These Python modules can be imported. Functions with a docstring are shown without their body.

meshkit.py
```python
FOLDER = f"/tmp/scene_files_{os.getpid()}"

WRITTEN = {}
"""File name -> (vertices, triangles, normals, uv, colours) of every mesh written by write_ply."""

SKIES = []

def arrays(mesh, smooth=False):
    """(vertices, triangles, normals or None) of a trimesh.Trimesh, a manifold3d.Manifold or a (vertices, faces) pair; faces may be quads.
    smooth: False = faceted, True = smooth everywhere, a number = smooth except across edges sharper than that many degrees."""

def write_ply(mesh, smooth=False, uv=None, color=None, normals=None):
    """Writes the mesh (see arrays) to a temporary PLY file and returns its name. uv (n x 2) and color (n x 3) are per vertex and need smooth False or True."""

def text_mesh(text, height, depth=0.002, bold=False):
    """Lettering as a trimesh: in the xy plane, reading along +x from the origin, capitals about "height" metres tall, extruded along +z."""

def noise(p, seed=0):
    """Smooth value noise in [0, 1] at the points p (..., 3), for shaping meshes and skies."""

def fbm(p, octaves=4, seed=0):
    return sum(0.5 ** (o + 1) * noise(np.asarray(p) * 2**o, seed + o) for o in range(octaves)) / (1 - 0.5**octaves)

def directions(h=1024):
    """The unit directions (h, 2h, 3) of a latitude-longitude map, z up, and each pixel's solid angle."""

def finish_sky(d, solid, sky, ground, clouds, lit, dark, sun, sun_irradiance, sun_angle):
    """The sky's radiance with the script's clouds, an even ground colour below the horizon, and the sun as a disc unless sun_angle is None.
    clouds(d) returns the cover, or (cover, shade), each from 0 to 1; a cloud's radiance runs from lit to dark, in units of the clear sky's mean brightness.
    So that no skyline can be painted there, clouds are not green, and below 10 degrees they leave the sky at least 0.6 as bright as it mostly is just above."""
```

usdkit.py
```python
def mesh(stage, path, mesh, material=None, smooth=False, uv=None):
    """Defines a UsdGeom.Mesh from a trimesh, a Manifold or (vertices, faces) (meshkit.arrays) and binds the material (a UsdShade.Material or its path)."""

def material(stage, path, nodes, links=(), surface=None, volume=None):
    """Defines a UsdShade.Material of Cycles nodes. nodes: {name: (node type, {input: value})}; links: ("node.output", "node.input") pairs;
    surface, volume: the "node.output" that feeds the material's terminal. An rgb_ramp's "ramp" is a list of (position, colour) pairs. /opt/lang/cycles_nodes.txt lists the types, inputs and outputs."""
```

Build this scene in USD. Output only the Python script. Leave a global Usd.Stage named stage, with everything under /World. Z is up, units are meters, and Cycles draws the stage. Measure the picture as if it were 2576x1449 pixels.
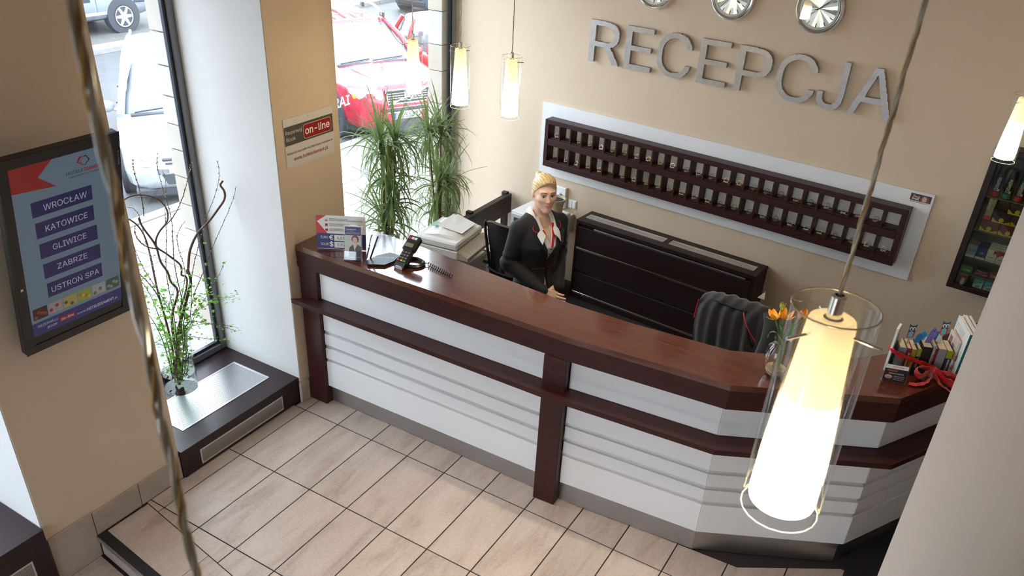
import math, random
import numpy as np
import trimesh
import manifold3d as m3
from shapely.geometry import Polygon, LineString, box as sbox, Point
from shapely import affinity
from shapely.ops import unary_union
import usdkit, meshkit
from pxr import Usd, UsdGeom, UsdLux, UsdShade, Gf, Sdf, Vt

stage = Usd.Stage.CreateInMemory()
UsdGeom.SetStageUpAxis(stage, 'Z')
UsdGeom.SetStageMetersPerUnit(stage, 1.0)
UsdGeom.Xform.Define(stage, '/World')

# ---------------------------------------------------------------- camera, sky, light, exposure
EXPOSURE = 0.5
cam = UsdGeom.Camera.Define(stage, '/World/camera')
R_ = np.array([[0.852592, 0.520780, 0.043304], [0.300441, -0.420687, -0.856013], [-0.427577, 0.742840, -0.515138]])
CAM = np.array([3.512382, -3.314317, 3.459069])
cm = np.eye(4); cm[0, :3] = R_[0]; cm[1, :3] = -R_[1]; cm[2, :3] = -R_[2]; cm[3, :3] = CAM
cam.AddTransformOp().Set(Gf.Matrix4d(*cm.ravel().tolist()))
cam.CreateHorizontalApertureAttr(36.0)
cam.CreateVerticalApertureAttr(36.0 * 1449 / 2576)
cam.CreateFocalLengthAttr(2038.467 / 2576 * 36.0)
cam.CreateHorizontalApertureOffsetAttr(0.2332)
cam.CreateVerticalApertureOffsetAttr(1.7493)
cam.CreateClippingRangeAttr(Gf.Vec2f(0.05, 500))
cam.CreateFStopAttr(11.0)
cam.CreateFocusDistanceAttr(4.6)
cam.CreateExposureAttr(EXPOSURE)

dome = UsdLux.DomeLight.Define(stage, '/World/sky')           # a bright overcast sky
dome.CreateIntensityAttr(2.0)
dome.CreateColorAttr(Gf.Vec3f(0.76, 0.88, 1.0))

# ---------------------------------------------------------------- helpers
rng = random.Random(7)
USED = {}
def numbered(path):
    n = USED.get(path, 0); USED[path] = n + 1
    return path if n == 0 else '%s_%03d' % (path, n)
OFF = {}
def tag(p, label=None, cat=None, group=None, kind=None):
    p = p.GetPrim() if hasattr(p, 'GetPrim') else p
    for k, v in (('label', label), ('category', cat), ('group', group), ('kind', kind)):
        if v: p.SetCustomDataByKey(k, v)
    return p
def thing(name, label, cat, loc=(0, 0, 0), group=None, kind=None):
    """An Xform at the thing's base; its parts are given in world coordinates and kept relative to it."""
    path = numbered('/World/' + name)
    x = UsdGeom.Xform.Define(stage, path)
    x.AddTranslateOp().Set(Gf.Vec3d(*[float(v) for v in loc]))
    OFF[path] = np.array(loc, float)
    return tag(x, label, cat, group, kind)
def root_of(path):
    return '/'.join(str(path).split('/')[:3])
def arr(m):
    if isinstance(m, m3.Manifold):
        q = m.to_mesh(); return np.asarray(q.vert_properties)[:, :3].astype(float), np.asarray(q.tri_verts)
    if isinstance(m, tuple): return np.asarray(m[0], float), np.asarray(m[1])
    return np.asarray(m.vertices, float), np.asarray(m.faces)
def part(parent, name, mesh, mat, label=None, smooth=30, kind=None):
    pp = str(parent.GetPath())
    v, f = arr(mesh)
    o = OFF.get(root_of(pp), np.zeros(3))
    p = usdkit.mesh(stage, numbered(pp + '/' + name), trimesh.Trimesh(v - o, f, process=False), mat, smooth=smooth)
    return tag(p, label, kind=kind)
def single(name, mesh, mat, label, cat, group=None, kind=None, smooth=30):
    v, f = arr(mesh)
    lo, hi = v.min(0), v.max(0)
    loc = np.array([(lo[0] + hi[0]) / 2, (lo[1] + hi[1]) / 2, lo[2]])
    path = numbered('/World/' + name)
    p = usdkit.mesh(stage, path, trimesh.Trimesh(v - loc, f, process=False), mat, smooth=smooth)
    p.AddTranslateOp().Set(Gf.Vec3d(*loc.tolist()))
    OFF[path] = loc
    return tag(p, label, cat, group, kind)
def struct(name, mesh, mat, smooth=30):
    return single(name, mesh, mat, None, None, kind='structure', smooth=smooth)
def copy_of(src, loc, rz=0, label=None, group=None, tilt=None):
    """Another instance of a finished thing, with its parts by internal reference."""
    base = '/World/' + src.GetName()
    path = numbered(base)
    x = UsdGeom.Xform.Define(stage, path)
    x.GetPrim().GetReferences().AddInternalReference(src.GetPath())
    x.ClearXformOpOrder()
    x.AddTranslateOp().Set(Gf.Vec3d(*[float(v) for v in loc]))
    if rz: x.AddRotateZOp().Set(float(rz))
    if tilt: x.AddRotateXOp().Set(float(tilt))
    was = src.GetCustomData()
    tag(x, label or was.get('label'), was.get('category'), group or was.get('group'))
    x.GetPrim().SetInstanceable(True)
    return x.GetPrim()
def cat_(*ms):
    vs, fs, n = [], [], 0
    for m in ms:
        v, f = arr(m); vs.append(v); fs.append(f + n); n += len(v)
    return trimesh.Trimesh(np.vstack(vs), np.vstack(fs), process=False)
def box(x0, x1, y0, y1, z0, z1):
    m = trimesh.creation.box((abs(x1 - x0), abs(y1 - y0), abs(z1 - z0)))
    m.apply_translation(((x0 + x1) / 2, (y0 + y1) / 2, (z0 + z1) / 2)); return m
def cbox(x0, x1, y0, y1, z0, z1, c=0.004):
    """A box with chamfered edges."""
    c = min(c, (x1 - x0) * .49, (y1 - y0) * .49, (z1 - z0) * .49)
    p = []
    for x, dx in ((x0, c), (x1, -c)):
        for y, dy in ((y0, c), (y1, -c)):
            for z, dz in ((z0, c), (z1, -c)):
                p += [(x + dx, y + dy, z), (x + dx, y, z + dz), (x, y + dy, z + dz)]
    return m3.Manifold.hull_points(np.array(p))
def prism(poly, z0, z1):
    if not isinstance(poly, Polygon): poly = Polygon(poly)
    if not poly.exterior.is_ccw: poly = Polygon(poly.exterior.coords[::-1], [h.coords[:] for h in poly.interiors])
    m = trimesh.creation.extrude_polygon(poly, z1 - z0, engine='earcut'); m.apply_translation((0, 0, z0)); return m
def hull(pts): return m3.Manifold.hull_points(np.asarray(pts, float))
def X(m, M):
    v, f = arr(m); M = np.asarray(M, float)
    v = v @ M[:3, :3].T + M[:3, 3]
    if np.linalg.det(M[:3, :3]) < 0: f = f[:, ::-1]
    return trimesh.Trimesh(v, f, process=False)
def move(m, t):
    v, f = arr(m); return trimesh.Trimesh(v + np.asarray(t, float), f, process=False)
def rotz(a, t=(0, 0, 0)):
    M = np.eye(4); c, s = math.cos(a), math.sin(a); M[:2, :2] = [[c, -s], [s, c]]; M[:3, 3] = t; return M
def rot(axis, a): return trimesh.transformations.rotation_matrix(a, axis)
def lathe(profile, n=32, c=(0, 0, 0)):
    """profile: (r, z) pairs; a closed band of revolution."""
    p = np.array(profile, float); t = np.linspace(0, 2 * np.pi, n, endpoint=False)
    v = np.stack([np.outer(p[:, 0], np.cos(t)), np.outer(p[:, 0], np.sin(t)), np.repeat(p[:, 1:2], n, 1)], -1).reshape(-1, 3)
    f = []
    for i in range(len(p) - 1):
        for j in range(n):
            a, b = i * n + j, i * n + (j + 1) % n
            f += [(a, b, b + n), (a, b + n, a + n)]
    m = trimesh.Trimesh(v + np.array(c, float), np.array(f), process=False)
    return m
def tube(pts, r, n=8, cap=True):
    pts = np.asarray(pts, float); m = len(pts)
    r = np.broadcast_to(np.asarray(r, float), (m,))
    d = np.gradient(pts, axis=0); d /= np.linalg.norm(d, axis=1)[:, None] + 1e-12
    u = np.cross(d[0], [0, 0, 1.]);
    if np.linalg.norm(u) < 1e-3: u = np.cross(d[0], [1., 0, 0])
    u /= np.linalg.norm(u); v, f = [], []
    t = np.linspace(0, 2 * np.pi, n, endpoint=False)
    for i in range(m):
        u = u - d[i] * (u @ d[i]); u /= np.linalg.norm(u); w = np.cross(d[i], u)
        v.append(pts[i] + r[i] * (np.outer(np.cos(t), u) + np.outer(np.sin(t), w)))
    for i in range(m - 1):
        for j in range(n):
            a, b = i * n + j, i * n + (j + 1) % n
            f += [(a, b, b + n), (a, b + n, a + n)]
    v = np.vstack(v)
    if cap:
        v = np.vstack([v, pts[0], pts[-1]]); k = len(v)
        for j in range(n):
            f += [(k - 2, (j + 1) % n, j), (k - 1, (m - 1) * n + j, (m - 1) * n + (j + 1) % n)]
    return trimesh.Trimesh(v, np.array(f), process=False)
def spline(pts, n=24):
    from scipy.interpolate import CubicSpline
    pts = np.asarray(pts, float); t = np.r_[0, np.cumsum(np.linalg.norm(np.diff(pts, axis=0), axis=1))]
    return CubicSpline(t, pts)(np.linspace(0, t[-1], n))
def loft(rings, cap=True, close=True):
    rings = np.asarray(rings, float); m, n = rings.shape[:2]; v = rings.reshape(-1, 3); f = []
    for i in range(m - 1):
        for j in range(n if close else n - 1):
            a, b = i * n + j, i * n + (j + 1) % n
            f += [(a, b, b + n), (a, b + n, a + n)]
    if cap:
        k = len(v); v = np.vstack([v, rings[0].mean(0), rings[-1].mean(0)])
        for j in range(n):
            f += [(k, (j + 1) % n, j), (k + 1, (m - 1) * n + j, (m - 1) * n + (j + 1) % n)]
    return trimesh.Trimesh(v, np.array(f), process=False)
def ellipsoid(c, r, sub=2):
    m = trimesh.creation.icosphere(sub, 1.0); m.apply_scale(r); m.apply_translation(c); return m
def frame(o, r, u):
    """4x4 of a flat layout: x along r, y along u, z out of it."""
    r = np.array(r, float); r /= np.linalg.norm(r); u = np.array(u, float); u -= r * (u @ r); u /= np.linalg.norm(u)
    M = np.eye(4); M[:3, 0] = r; M[:3, 1] = u; M[:3, 2] = np.cross(r, u); M[:3, 3] = o; return M
class Flat:
    """Print on a flat face: thin layers and lettering, laid out in metres from the lower left corner."""
    def __init__(s, parent, M): s.p, s.M = parent, M
    def poly(s, pts, mat, lift=.0006, name='printed_area', t=.0005, label=None):
        return part(s.p, name, X(move(prism(Polygon(pts), 0, t), (0, 0, lift)), s.M), mat, label)
    def rect(s, u0, v0, u1, v1, mat, lift=.0006, name='printed_band', t=.0005, r=0, label=None):
        g = sbox(u0, v0, u1, v1)
        if r: g = sbox(u0 + r, v0 + r, u1 - r, v1 - r).buffer(r, 6)
        return part(s.p, name, X(move(prism(g, 0, t), (0, 0, lift)), s.M), mat, label)
    def text(s, txt, u0, v0, u1, h, mat, lift=.0012, bold=False, name='lettering', t=.0005, slant=0, rotm=None):
        m = meshkit.text_mesh(txt, h, t, bold); v, f = arr(m)
        a, b = v[:, 0].min(), v[:, 0].max()
        v[:, 0] = (v[:, 0] - a) * ((u1 - u0) / (b - a)) + u0 + slant * v[:, 1]
        v[:, 1] += v0; v[:, 2] += lift
        if rotm is not None: v = v @ rotm[:3, :3].T + rotm[:3, 3]
        return part(s.p, name, X((v, f), s.M), mat, smooth=False)

# ---------------------------------------------------------------- materials
MATS = {}
def mat(name, color=(.8, .8, .8), rough=.5, metal=0., coat=0., noise=None, bump=None, spec=None, emit=None, es=1., trans=0., sheen=0, sss=0, coat_rough=.05):
    """noise: (scale, second colour, detail, stretch xyz); bump: (scale, distance)."""
    P = {'base_color': color, 'roughness': rough, 'metallic': metal, 'coat_weight': coat, 'coat_roughness': coat_rough}
    if spec is not None: P['specular_ior_level'] = spec
    if emit is not None: P['emission_color'] = emit; P['emission_strength'] = es
    if trans: P['transmission_weight'] = trans
    if sheen: P['sheen_weight'] = sheen
    if sss: P['subsurface_weight'] = sss; P['subsurface_scale'] = .01
    N = {'p': ('principled_bsdf', P)}; L = []
    if noise or bump: N['tc'] = ('geometry', {})
    if noise:
        sc, c2, det, st = noise
        N['mp'] = ('mapping', {'scale': st}); N['n'] = ('noise_texture', {'scale': sc, 'detail': det, 'roughness': .6})
        N['r'] = ('rgb_ramp', {'ramp': [(.3, color), (.7, c2)]})
        L += [('tc.position', 'mp.vector'), ('mp.vector', 'n.vector'), ('n.fac', 'r.fac'), ('r.color', 'p.base_color')]
    if bump:
        N['bn'] = ('noise_texture', {'scale': bump[0], 'detail': 3}); N['b'] = ('bump', {'strength': 1., 'distance': bump[1]})
        L += [('tc.position', 'bn.vector'), ('bn.fac', 'b.height'), ('b.normal', 'p.normal')]
    MATS[name] = usdkit.material(stage, '/World/Looks/' + name, N, L, surface='p.BSDF')
    return MATS[name]
def perforated(name, metal_c, hole_c, axis_a, axis_b, pitch, rough=.3, metal=1., r=.32):
    """Sheet metal with a grid of round holes, in world metres."""
    k = 1 / pitch
    N = {'g': ('geometry', {}), 's': ('separate_xyz', {}), 'p': ('principled_bsdf', {'roughness': rough, 'metallic': metal}),
         'ma': ('math', {'math_type': 'multiply', 'value2': k}), 'mb': ('math', {'math_type': 'multiply', 'value2': k}),
         'fa': ('math', {'math_type': 'pingpong', 'value2': .5}), 'fb': ('math', {'math_type': 'pingpong', 'value2': .5}),
         'qa': ('math', {'math_type': 'multiply'}), 'qb': ('math', {'math_type': 'multiply'}), 'ad': ('math', {'math_type': 'add'}),
         'lt': ('math', {'math_type': 'less_than', 'value2': r * r}), 'mx': ('mix', {'color1': metal_c, 'color2': hole_c}),
         'iv': ('math', {'math_type': 'subtract', 'value1': 1.}), 'mm': ('math', {'math_type': 'multiply', 'value2': metal})}
    L = [('g.position', 's.vector'), ('s.' + axis_a, 'ma.value1'), ('s.' + axis_b, 'mb.value1'), ('ma.value', 'fa.value1'), ('mb.value', 'fb.value1'),
         ('fa.value', 'qa.value1'), ('fa.value', 'qa.value2'), ('fb.value', 'qb.value1'), ('fb.value', 'qb.value2'),
         ('qa.value', 'ad.value1'), ('qb.value', 'ad.value2'), ('ad.value', 'lt.value1'), ('lt.value', 'mx.fac'), ('mx.color', 'p.base_color'),
         ('lt.value', 'iv.value2'), ('iv.value', 'mm.value1'), ('mm.value', 'p.metallic')]
    return usdkit.material(stage, '/World/Looks/' + name, N, L, surface='p.BSDF')
def clear_pane(name, tint=(1, 1, 1), rough=0., fac=1.):
    N = {'t': ('transparent_bsdf', {'color': tint}), 'g': ('glossy_bsdf', {'color': (1, 1, 1), 'roughness': rough}), 'f': ('layer_weight', {'blend': .5}),
         'pw': ('math', {'math_type': 'power', 'value2': 4.}), 'k': ('math', {'math_type': 'multiply_add', 'value2': .75 * fac, 'value3': .035 * fac}), 'm': ('mix_closure', {})}
    return usdkit.material(stage, '/World/Looks/' + name, N, [('f.facing', 'pw.value1'), ('pw.value', 'k.value1'), ('k.value', 'm.fac'), ('t.BSDF', 'm.closure1'), ('g.BSDF', 'm.closure2')], surface='m.closure')
def paint_wall(name, c, c2):
    return mat(name, c, .75, noise=(2.2, c2, 4, (1, 1, 1)), bump=(260, .0006))
M_WALL = paint_wall('beige_paint', (.70, .56, .42), (.67, .53, .39))
M_WHITE_WALL = paint_wall('white_paint', (.62, .62, .62), (.60, .60, .60))
M_CEIL = paint_wall('ceiling_paint', (.62, .52, .40), (.60, .50, .38)); M_BROWN = paint_wall('brown_paint', (.40, .30, .22), (.38, .28, .20))
def wood(name, c, c2, rough, coat, st, bd=.0006, cr=.12, ci=1.5, sp=.3):
    N = {'g': ('geometry', {}), 'mp': ('mapping', {'scale': st}), 'n': ('noise_texture', {'scale': 5., 'detail': 6., 'roughness': .65, 'distortion': .6}),
         'r': ('rgb_ramp', {'ramp': [(.3, c), (.72, c2)]}), 'p': ('principled_bsdf', {'roughness': rough, 'coat_weight': coat, 'coat_roughness': cr, 'coat_ior': ci, 'specular_ior_level': sp}),
         'b': ('bump', {'strength': .5, 'distance': bd})}
    return usdkit.material(stage, '/World/Looks/' + name, N, [('g.position', 'mp.vector'), ('mp.vector', 'n.vector'), ('n.fac', 'r.fac'), ('r.color', 'p.base_color'),
                           ('n.fac', 'b.height'), ('b.normal', 'p.normal')], surface='p.BSDF')
M_WOOD = wood('mahogany_stain', (.026, .006, .007), (.052, .013, .012), .42, .05, (1.2, 14, 14))
M_WOODTOP = wood('mahogany_top', (.050, .010, .006), (.115, .028, .015), .25, 1.0, (1.2, 14, 14), .00008, .09, 1.75)
M_WOODY = wood('mahogany_bench', (.018, .009, .012), (.034, .016, .020), .38, .1, (14, 1.2, 14), .0002)
M_WENGE = wood('wenge_stain', (.014, .006, .007), (.026, .011, .010), .45, .04, (1.5, 1.5, 16))
M_PANEL = mat('white_lacquer', (.78, .79, .81), .22, coat=.2)
M_STEEL = mat('brushed_steel', (.50, .50, .52), .38, 1., noise=(8, (.42, .42, .44), 3, (1, 1, 40)))
M_LETTER = mat('satin_steel_letters', (.40, .38, .37), .42, .85, noise=(30, (.33, .31, .30), 3, (1, 1, 1)))
M_CHROME = mat('chrome', (.8, .8, .82), .12, 1.)
M_ALU = mat('aluminium_frame', (.20, .21, .23), .4, .5)
M_GASKET = mat('dark_gasket', (.012, .016, .03), .35)
M_BLACK = mat('black_plastic', (.012, .012, .013), .35)
M_MATT = mat('matt_black', (.010, .010, .011), .7)
M_WHITE = mat('white_plastic', (.82, .82, .82), .35)
M_PAPER = mat('white_paper', (.84, .84, .83), .6)
M_LIGHTGREY = mat('light_grey_plastic', (.66, .67, .66), .45)
M_BEIGEPL = mat('beige_plastic', (.52, .46, .38), .5)
M_PANE = clear_pane('window_pane')
M_CLEAR = clear_pane('clear_glass', (.97, .98, .97), 0, 1.)
M_ACRYL = clear_pane('clear_acrylic', (.95, .96, .97), .02, 1.2)
def tile_look(name, a, b, c):
    N = {'g': ('geometry', {}), 'o': ('object_info', {}), 'sc': ('math', {'math_type': 'multiply', 'value2': 37.}), 'cx': ('combine_xyz', {}),
         'ad': ('mapping', {'scale': (7., 1.6, 3.)}), 'n': ('noise_texture', {'scale': 1.1, 'detail': 7., 'roughness': .68, 'distortion': .5}),
         'mx': ('mix_vector', {'fac': .5}), 'r': ('rgb_ramp', {'ramp': [(.28, a), (.5, b), (.72, c)]}),
         'n2': ('noise_texture', {'scale': 60., 'detail': 3.}), 'r2': ('rgb_ramp', {'ramp': [(.3, (.88, .88, .88)), (.62, (1, 1, 1))]}),
         'mul': ('mix', {'mix_type': 'multiply', 'fac': 1.}), 'tn': ('map_range', {'from_min': 0., 'from_max': 1., 'to_min': .93, 'to_max': 1.06}),
         'mul2': ('mix', {'mix_type': 'multiply', 'fac': 1.}), 'cc': ('combine_color', {}),
         'p': ('principled_bsdf', {'roughness': .36, 'specular_ior_level': .45})}
    L = [('g.position', 'ad.vector'), ('o.random', 'sc.value1'), ('sc.value', 'cx.x'), ('sc.value', 'cx.y'), ('cx.vector', 'ad.location'), ('ad.vector', 'n.vector'),
         ('n.fac', 'r.fac'), ('g.position', 'n2.vector'), ('n2.fac', 'r2.fac'), ('r.color', 'mul.color1'), ('r2.color', 'mul.color2'),
         ('o.random', 'tn.value'), ('tn.result', 'cc.r'), ('tn.result', 'cc.g'), ('tn.result', 'cc.b'), ('mul.color', 'mul2.color1'), ('cc.color', 'mul2.color2'), ('mul2.color', 'p.base_color')]
    del N['mx']
    return usdkit.material(stage, '/World/Looks/' + name, N, L, surface='p.BSDF')
M_TILE = tile_look('stoneware_tile', (.38, .29, .245), (.52, .43, .37), (.58, .49, .43))
M_GROUT = mat('dark_grout', (.025, .02, .022), .8)

# ---------------------------------------------------------------- the room
WA = -0.106478
WD = np.array([math.cos(WA), math.sin(WA), 0.]); WN = np.array([-math.sin(WA), math.cos(WA), 0.])
DW = 2.97
WF = np.eye(4); WF[:3, 0] = WD; WF[:3, 1] = WN; WF[:3, 3] = WN * DW        # back wall frame: u along it, v into it, z up
def wbox(u0, u1, d0, d1, z0, z1, c=0.003):
    """A box on the back wall: u along the wall, d out of it into the room."""
    return X(cbox(u0, u1, -d1, -d0, z0, z1, c), WF)
def wpt(u, d, z): return (WF @ np.array([u, -d, z, 1.]))[:3]
WSIGN = lambda u, d, z: frame(wpt(u, d, z), WD, (0, 0, 1))
CEIL = 4.3
XL = -.13                                                                    # room face of the window wall
pier = prism([(-1.05, -1.82), (XL, -1.82), (XL, -.955), (-1.05, -.955)], -.9, CEIL)
pillar = prism([(-1.05, .068), (-.09, .068), (-.09, .63), (-1.05, .63)], -.9, CEIL)
far_l = box(-1.05, XL, -6.6, -2.95, -.9, CEIL)
lintel = cat_(box(-1.05, XL, -2.95, -1.82, 3.05, CEIL), box(-1.05, XL, -.955, .068, 3.05, CEIL), box(-1.05, -.09, .63, 3.2, 3.05, CEIL))
under = cat_(box(-1.0, -.84, -2.95, -1.82, -.9, .24), box(-1.0, -.84, -.955, .068, -.9, .17), box(-1.0, -.84, .63, 3.2, -.9, .10))
wl = thing('wall_left', None, None, (-.6, -1.4, -.9), kind='structure')
part(wl, 'tv_pier', pier, M_WALL); part(wl, 'pillar', pillar, M_WALL); part(wl, 'plain_stretch', far_l, M_WALL)
part(wl, 'lintel', lintel, M_WALL); part(wl, 'sill_wall', under, M_WHITE_WALL)
# the window reveals are painted white
part(wl, 'white_reveal', cat_(box(-.868, -.093, .063, .0685, .2, 3.05), box(-.868, -.134, -1.8205, -1.826, .2, 3.05)), M_WHITE_WALL)
M_STONE = [mat('sandstone_%d' % i, c, .8, noise=(3, c2, 5, (1, 1, 2))) for i, (c, c2) in enumerate([((.36, .335, .30), (.32, .29, .25)), ((.38, .365, .34), (.35, .325, .29)), ((.35, .31, .26), (.31, .27, .22))])]
r1 = random.Random(3)
for y0, y1, z0, z1, hh in ((.022, .066, .2, 3.05, .19), (2.90, 3.04, .1, 3.05, .26)):
    z = z0
    while z < z1 - .02:
        h = min(hh * r1.uniform(.85, 1.15), z1 - z)
        part(wl, 'stone_block', cbox(-1.03, -.875, y0 + r1.uniform(0, .003), y1, z + .003, z + h - .003, .004), M_STONE[r1.randrange(3)])
        z += h
part(wl, 'outer_stone_sill', cat_(cbox(-1.08, -.875, -.955, .022, .14, .19), cbox(-1.08, -.875, .63, 2.9, .06, .10)), M_STONE[1])
struct('wall_back', X(box(-1.37, 6.6, 0, .25, -.25, CEIL), WF), M_WALL)
struct('wall_right', box(6.0, 6.2, -6.6, 2.6, -.3, CEIL), M_BROWN)
wfr = thing('wall_front', None, None, (2.5, -6.7, -.3), kind='structure')      # the entrance side, behind the camera
part(wfr, 'wall_stretch', box(2.4, 6.2, -6.8, -6.6, -.3, CEIL), M_BROWN); part(wfr, 'wall_stretch', box(-1.05, -.7, -6.8, -6.6, -.3, CEIL), M_BROWN); part(wfr, 'lintel', box(-.7, 2.4, -6.8, -6.6, 2.7, CEIL), M_BROWN)
struct('ceiling', box(-1.05, 6.2, -6.8, 3.05, CEIL, CEIL + .15), M_CEIL)
# floor: a grout bed with every tile laid in it
STEPA, STEPB = np.array([-.113, -1.555]), np.array([.36, -1.603])
sd = (STEPB - STEPA) / np.linalg.norm(STEPB - STEPA); step_y = lambda x: STEPA[1] + (x - STEPA[0]) * sd[1] / sd[0]
join_y = lambda x: -1.23 - (x + .09) * .1405
fl = thing('floor', None, None, (2, 0, 0), kind='structure')
up = Polygon([(-1.0, step_y(-1.0)), (6.2, step_y(6.2)), (6.2, 3.4), (-1.0, 3.4)])
part(fl, 'grout_bed', cat_(prism(up, -.25, -.004), box(-1.05, 6.2, -6.8, -1.0, -.3, -.155)), M_GROUT)
room = Polygon([(XL, -3), (5.6, -3), (5.6, .62), (3.6, .62), (3.054, .27), (2.05, .22), (-.09, .22), (-.09, .0), (XL + .02, .0)])
g = .0075
def lay(poly, z=0):
    poly = poly.buffer(0)
    for q in getattr(poly, 'geoms', [poly]):
        if q.area > .0008: part(fl, 'tile', prism(Polygon(q.exterior), z - .006, z), M_TILE, smooth=False)
above = Polygon([(-.2, join_y(-.2)), (5.7, join_y(5.7)), (5.7, 3), (-.2, 3)])
for j in range(-4, 2):
    for i in range(-1, 19):
        t = sbox(.3 * i + g / 2, .6 * j + g / 2, .3 * i + .3 - g / 2, .6 * j + .6 - g / 2)
        lay(t.intersection(room).intersection(above))
band = Polygon([(-.2, step_y(-.2) + .05), (5.6, step_y(5.6) + .05), (5.6, join_y(5.6) - .006), (-.2, join_y(-.2) - .006)])
for k in range(8):
    x0, x1 = (-.13, .49) if k == 0 else (.494 + .6 * (k - 1), .49 + .6 * k)
    lay(band.intersection(Polygon([(x0, -3), (x1, -3), (x1 + .03, -1), (x0 + .03, -1)])).intersection(room))
for k in range(3):
    x0 = -.12 + .6 * k
    lay(Polygon([(x0, -2.2), (x0 + .596, -2.2), (x0 + .596, step_y(x0 + .596) - .02), (x0, step_y(x0) - .02)]), -.15)
part(fl, 'step_riser', prism([(-.12, step_y(-.12)), (5, step_y(5)), (5, step_y(5) + .02), (-.12, step_y(-.12) + .02)], -.15, -.012), M_TILE)
nz = [(-.118, step_y(-.118) - .012), (5, step_y(5) - .012), (5, step_y(5) + .044), (-.118, step_y(-.118) + .044)]
t1 = thing('trim_1', None, None, (0, -1.57, 0), kind='structure')
part(t1, 'rubber_nosing', prism(nz, -.014, .004), M_MATT)
part(t1, 'metal_edge', prism([(-.118, step_y(-.118) - .016), (5, step_y(5) - .016), (5, step_y(5) - .011), (-.118, step_y(-.118) - .011)], -.03, .003), M_STEEL)
M_BASE = mat('stone_baseboard', (.38, .31, .26), .5, noise=(4, (.46, .38, .32), 5, (1, 1, 3)))
bl = thing('baseboard_left', None, None, (-.12, -1.3, -.15), kind='structure')
for y0, y1, z0, z1 in ((-1.556, -1.258, 0, .165), (-1.255, -.957, 0, .165), (-1.82, -1.56, -.15, .175)):
    part(bl, 'baseboard_tile', cbox(-.131, -.119, y0, y1, z0, z1, .003), M_BASE)
part(bl, 'baseboard_tile', cbox(-.095, -.072, .05, .134, 0, .165, .004), mat('pillar_base_stone', (.50, .42, .35), .55, noise=(6, (.42, .34, .28), 5, (1, 1, 1))))
# windows
def window(y0, y1, z0, z1, w=.05):
    t = thing('window', None, None, (-.845, (y0 + y1) / 2, z0), kind='structure')
    return t
def make_window(path_n, y0, y1, z0, z1):
    path = '/World/window_%d' % path_n
    x = UsdGeom.Xform.Define(stage, path); loc = np.array((-.845, (y0 + y1) / 2, z0)); x.AddTranslateOp().Set(Gf.Vec3d(*loc.tolist())); OFF[path] = loc
    t = tag(x, kind='structure')
    for a, b, c, d, n in ((y0, y0 + .05, z0, z1, 'frame_stile'), (y1 - .05, y1, z0, z1, 'frame_stile'), (y0 + .05, y1 - .05, z0, z0 + .05, 'frame_rail'), (y0 + .05, y1 - .05, z1 - .05, z1, 'frame_rail')):
        part(t, n, cbox(-.87, -.82, a, b, c, d, .004), M_ALU)
    e = .022
    for a, b, c, d in ((y0 + .05, y0 + .05 + e, z0 + .05, z1 - .05), (y1 - .05 - e, y1 - .05, z0 + .05, z1 - .05), (y0 + .05 + e, y1 - .05 - e, z0 + .05, z0 + .05 + e), (y0 + .05 + e, y1 - .05 - e, z1 - .05 - e, z1 - .05)):
        part(t, 'gasket', cat_(box(-.862, -.836, a, b, c, d)), M_GASKET)
    part(t, 'pane', box(-.852, -.846, y0 + .06, y1 - .06, z0 + .06, z1 - .06), M_PANE)
    return t
W1 = make_window(1, -.955, .066, .2, 3.05)
W2 = make_window(2, .63, 3.045, .12, 3.05)
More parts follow.
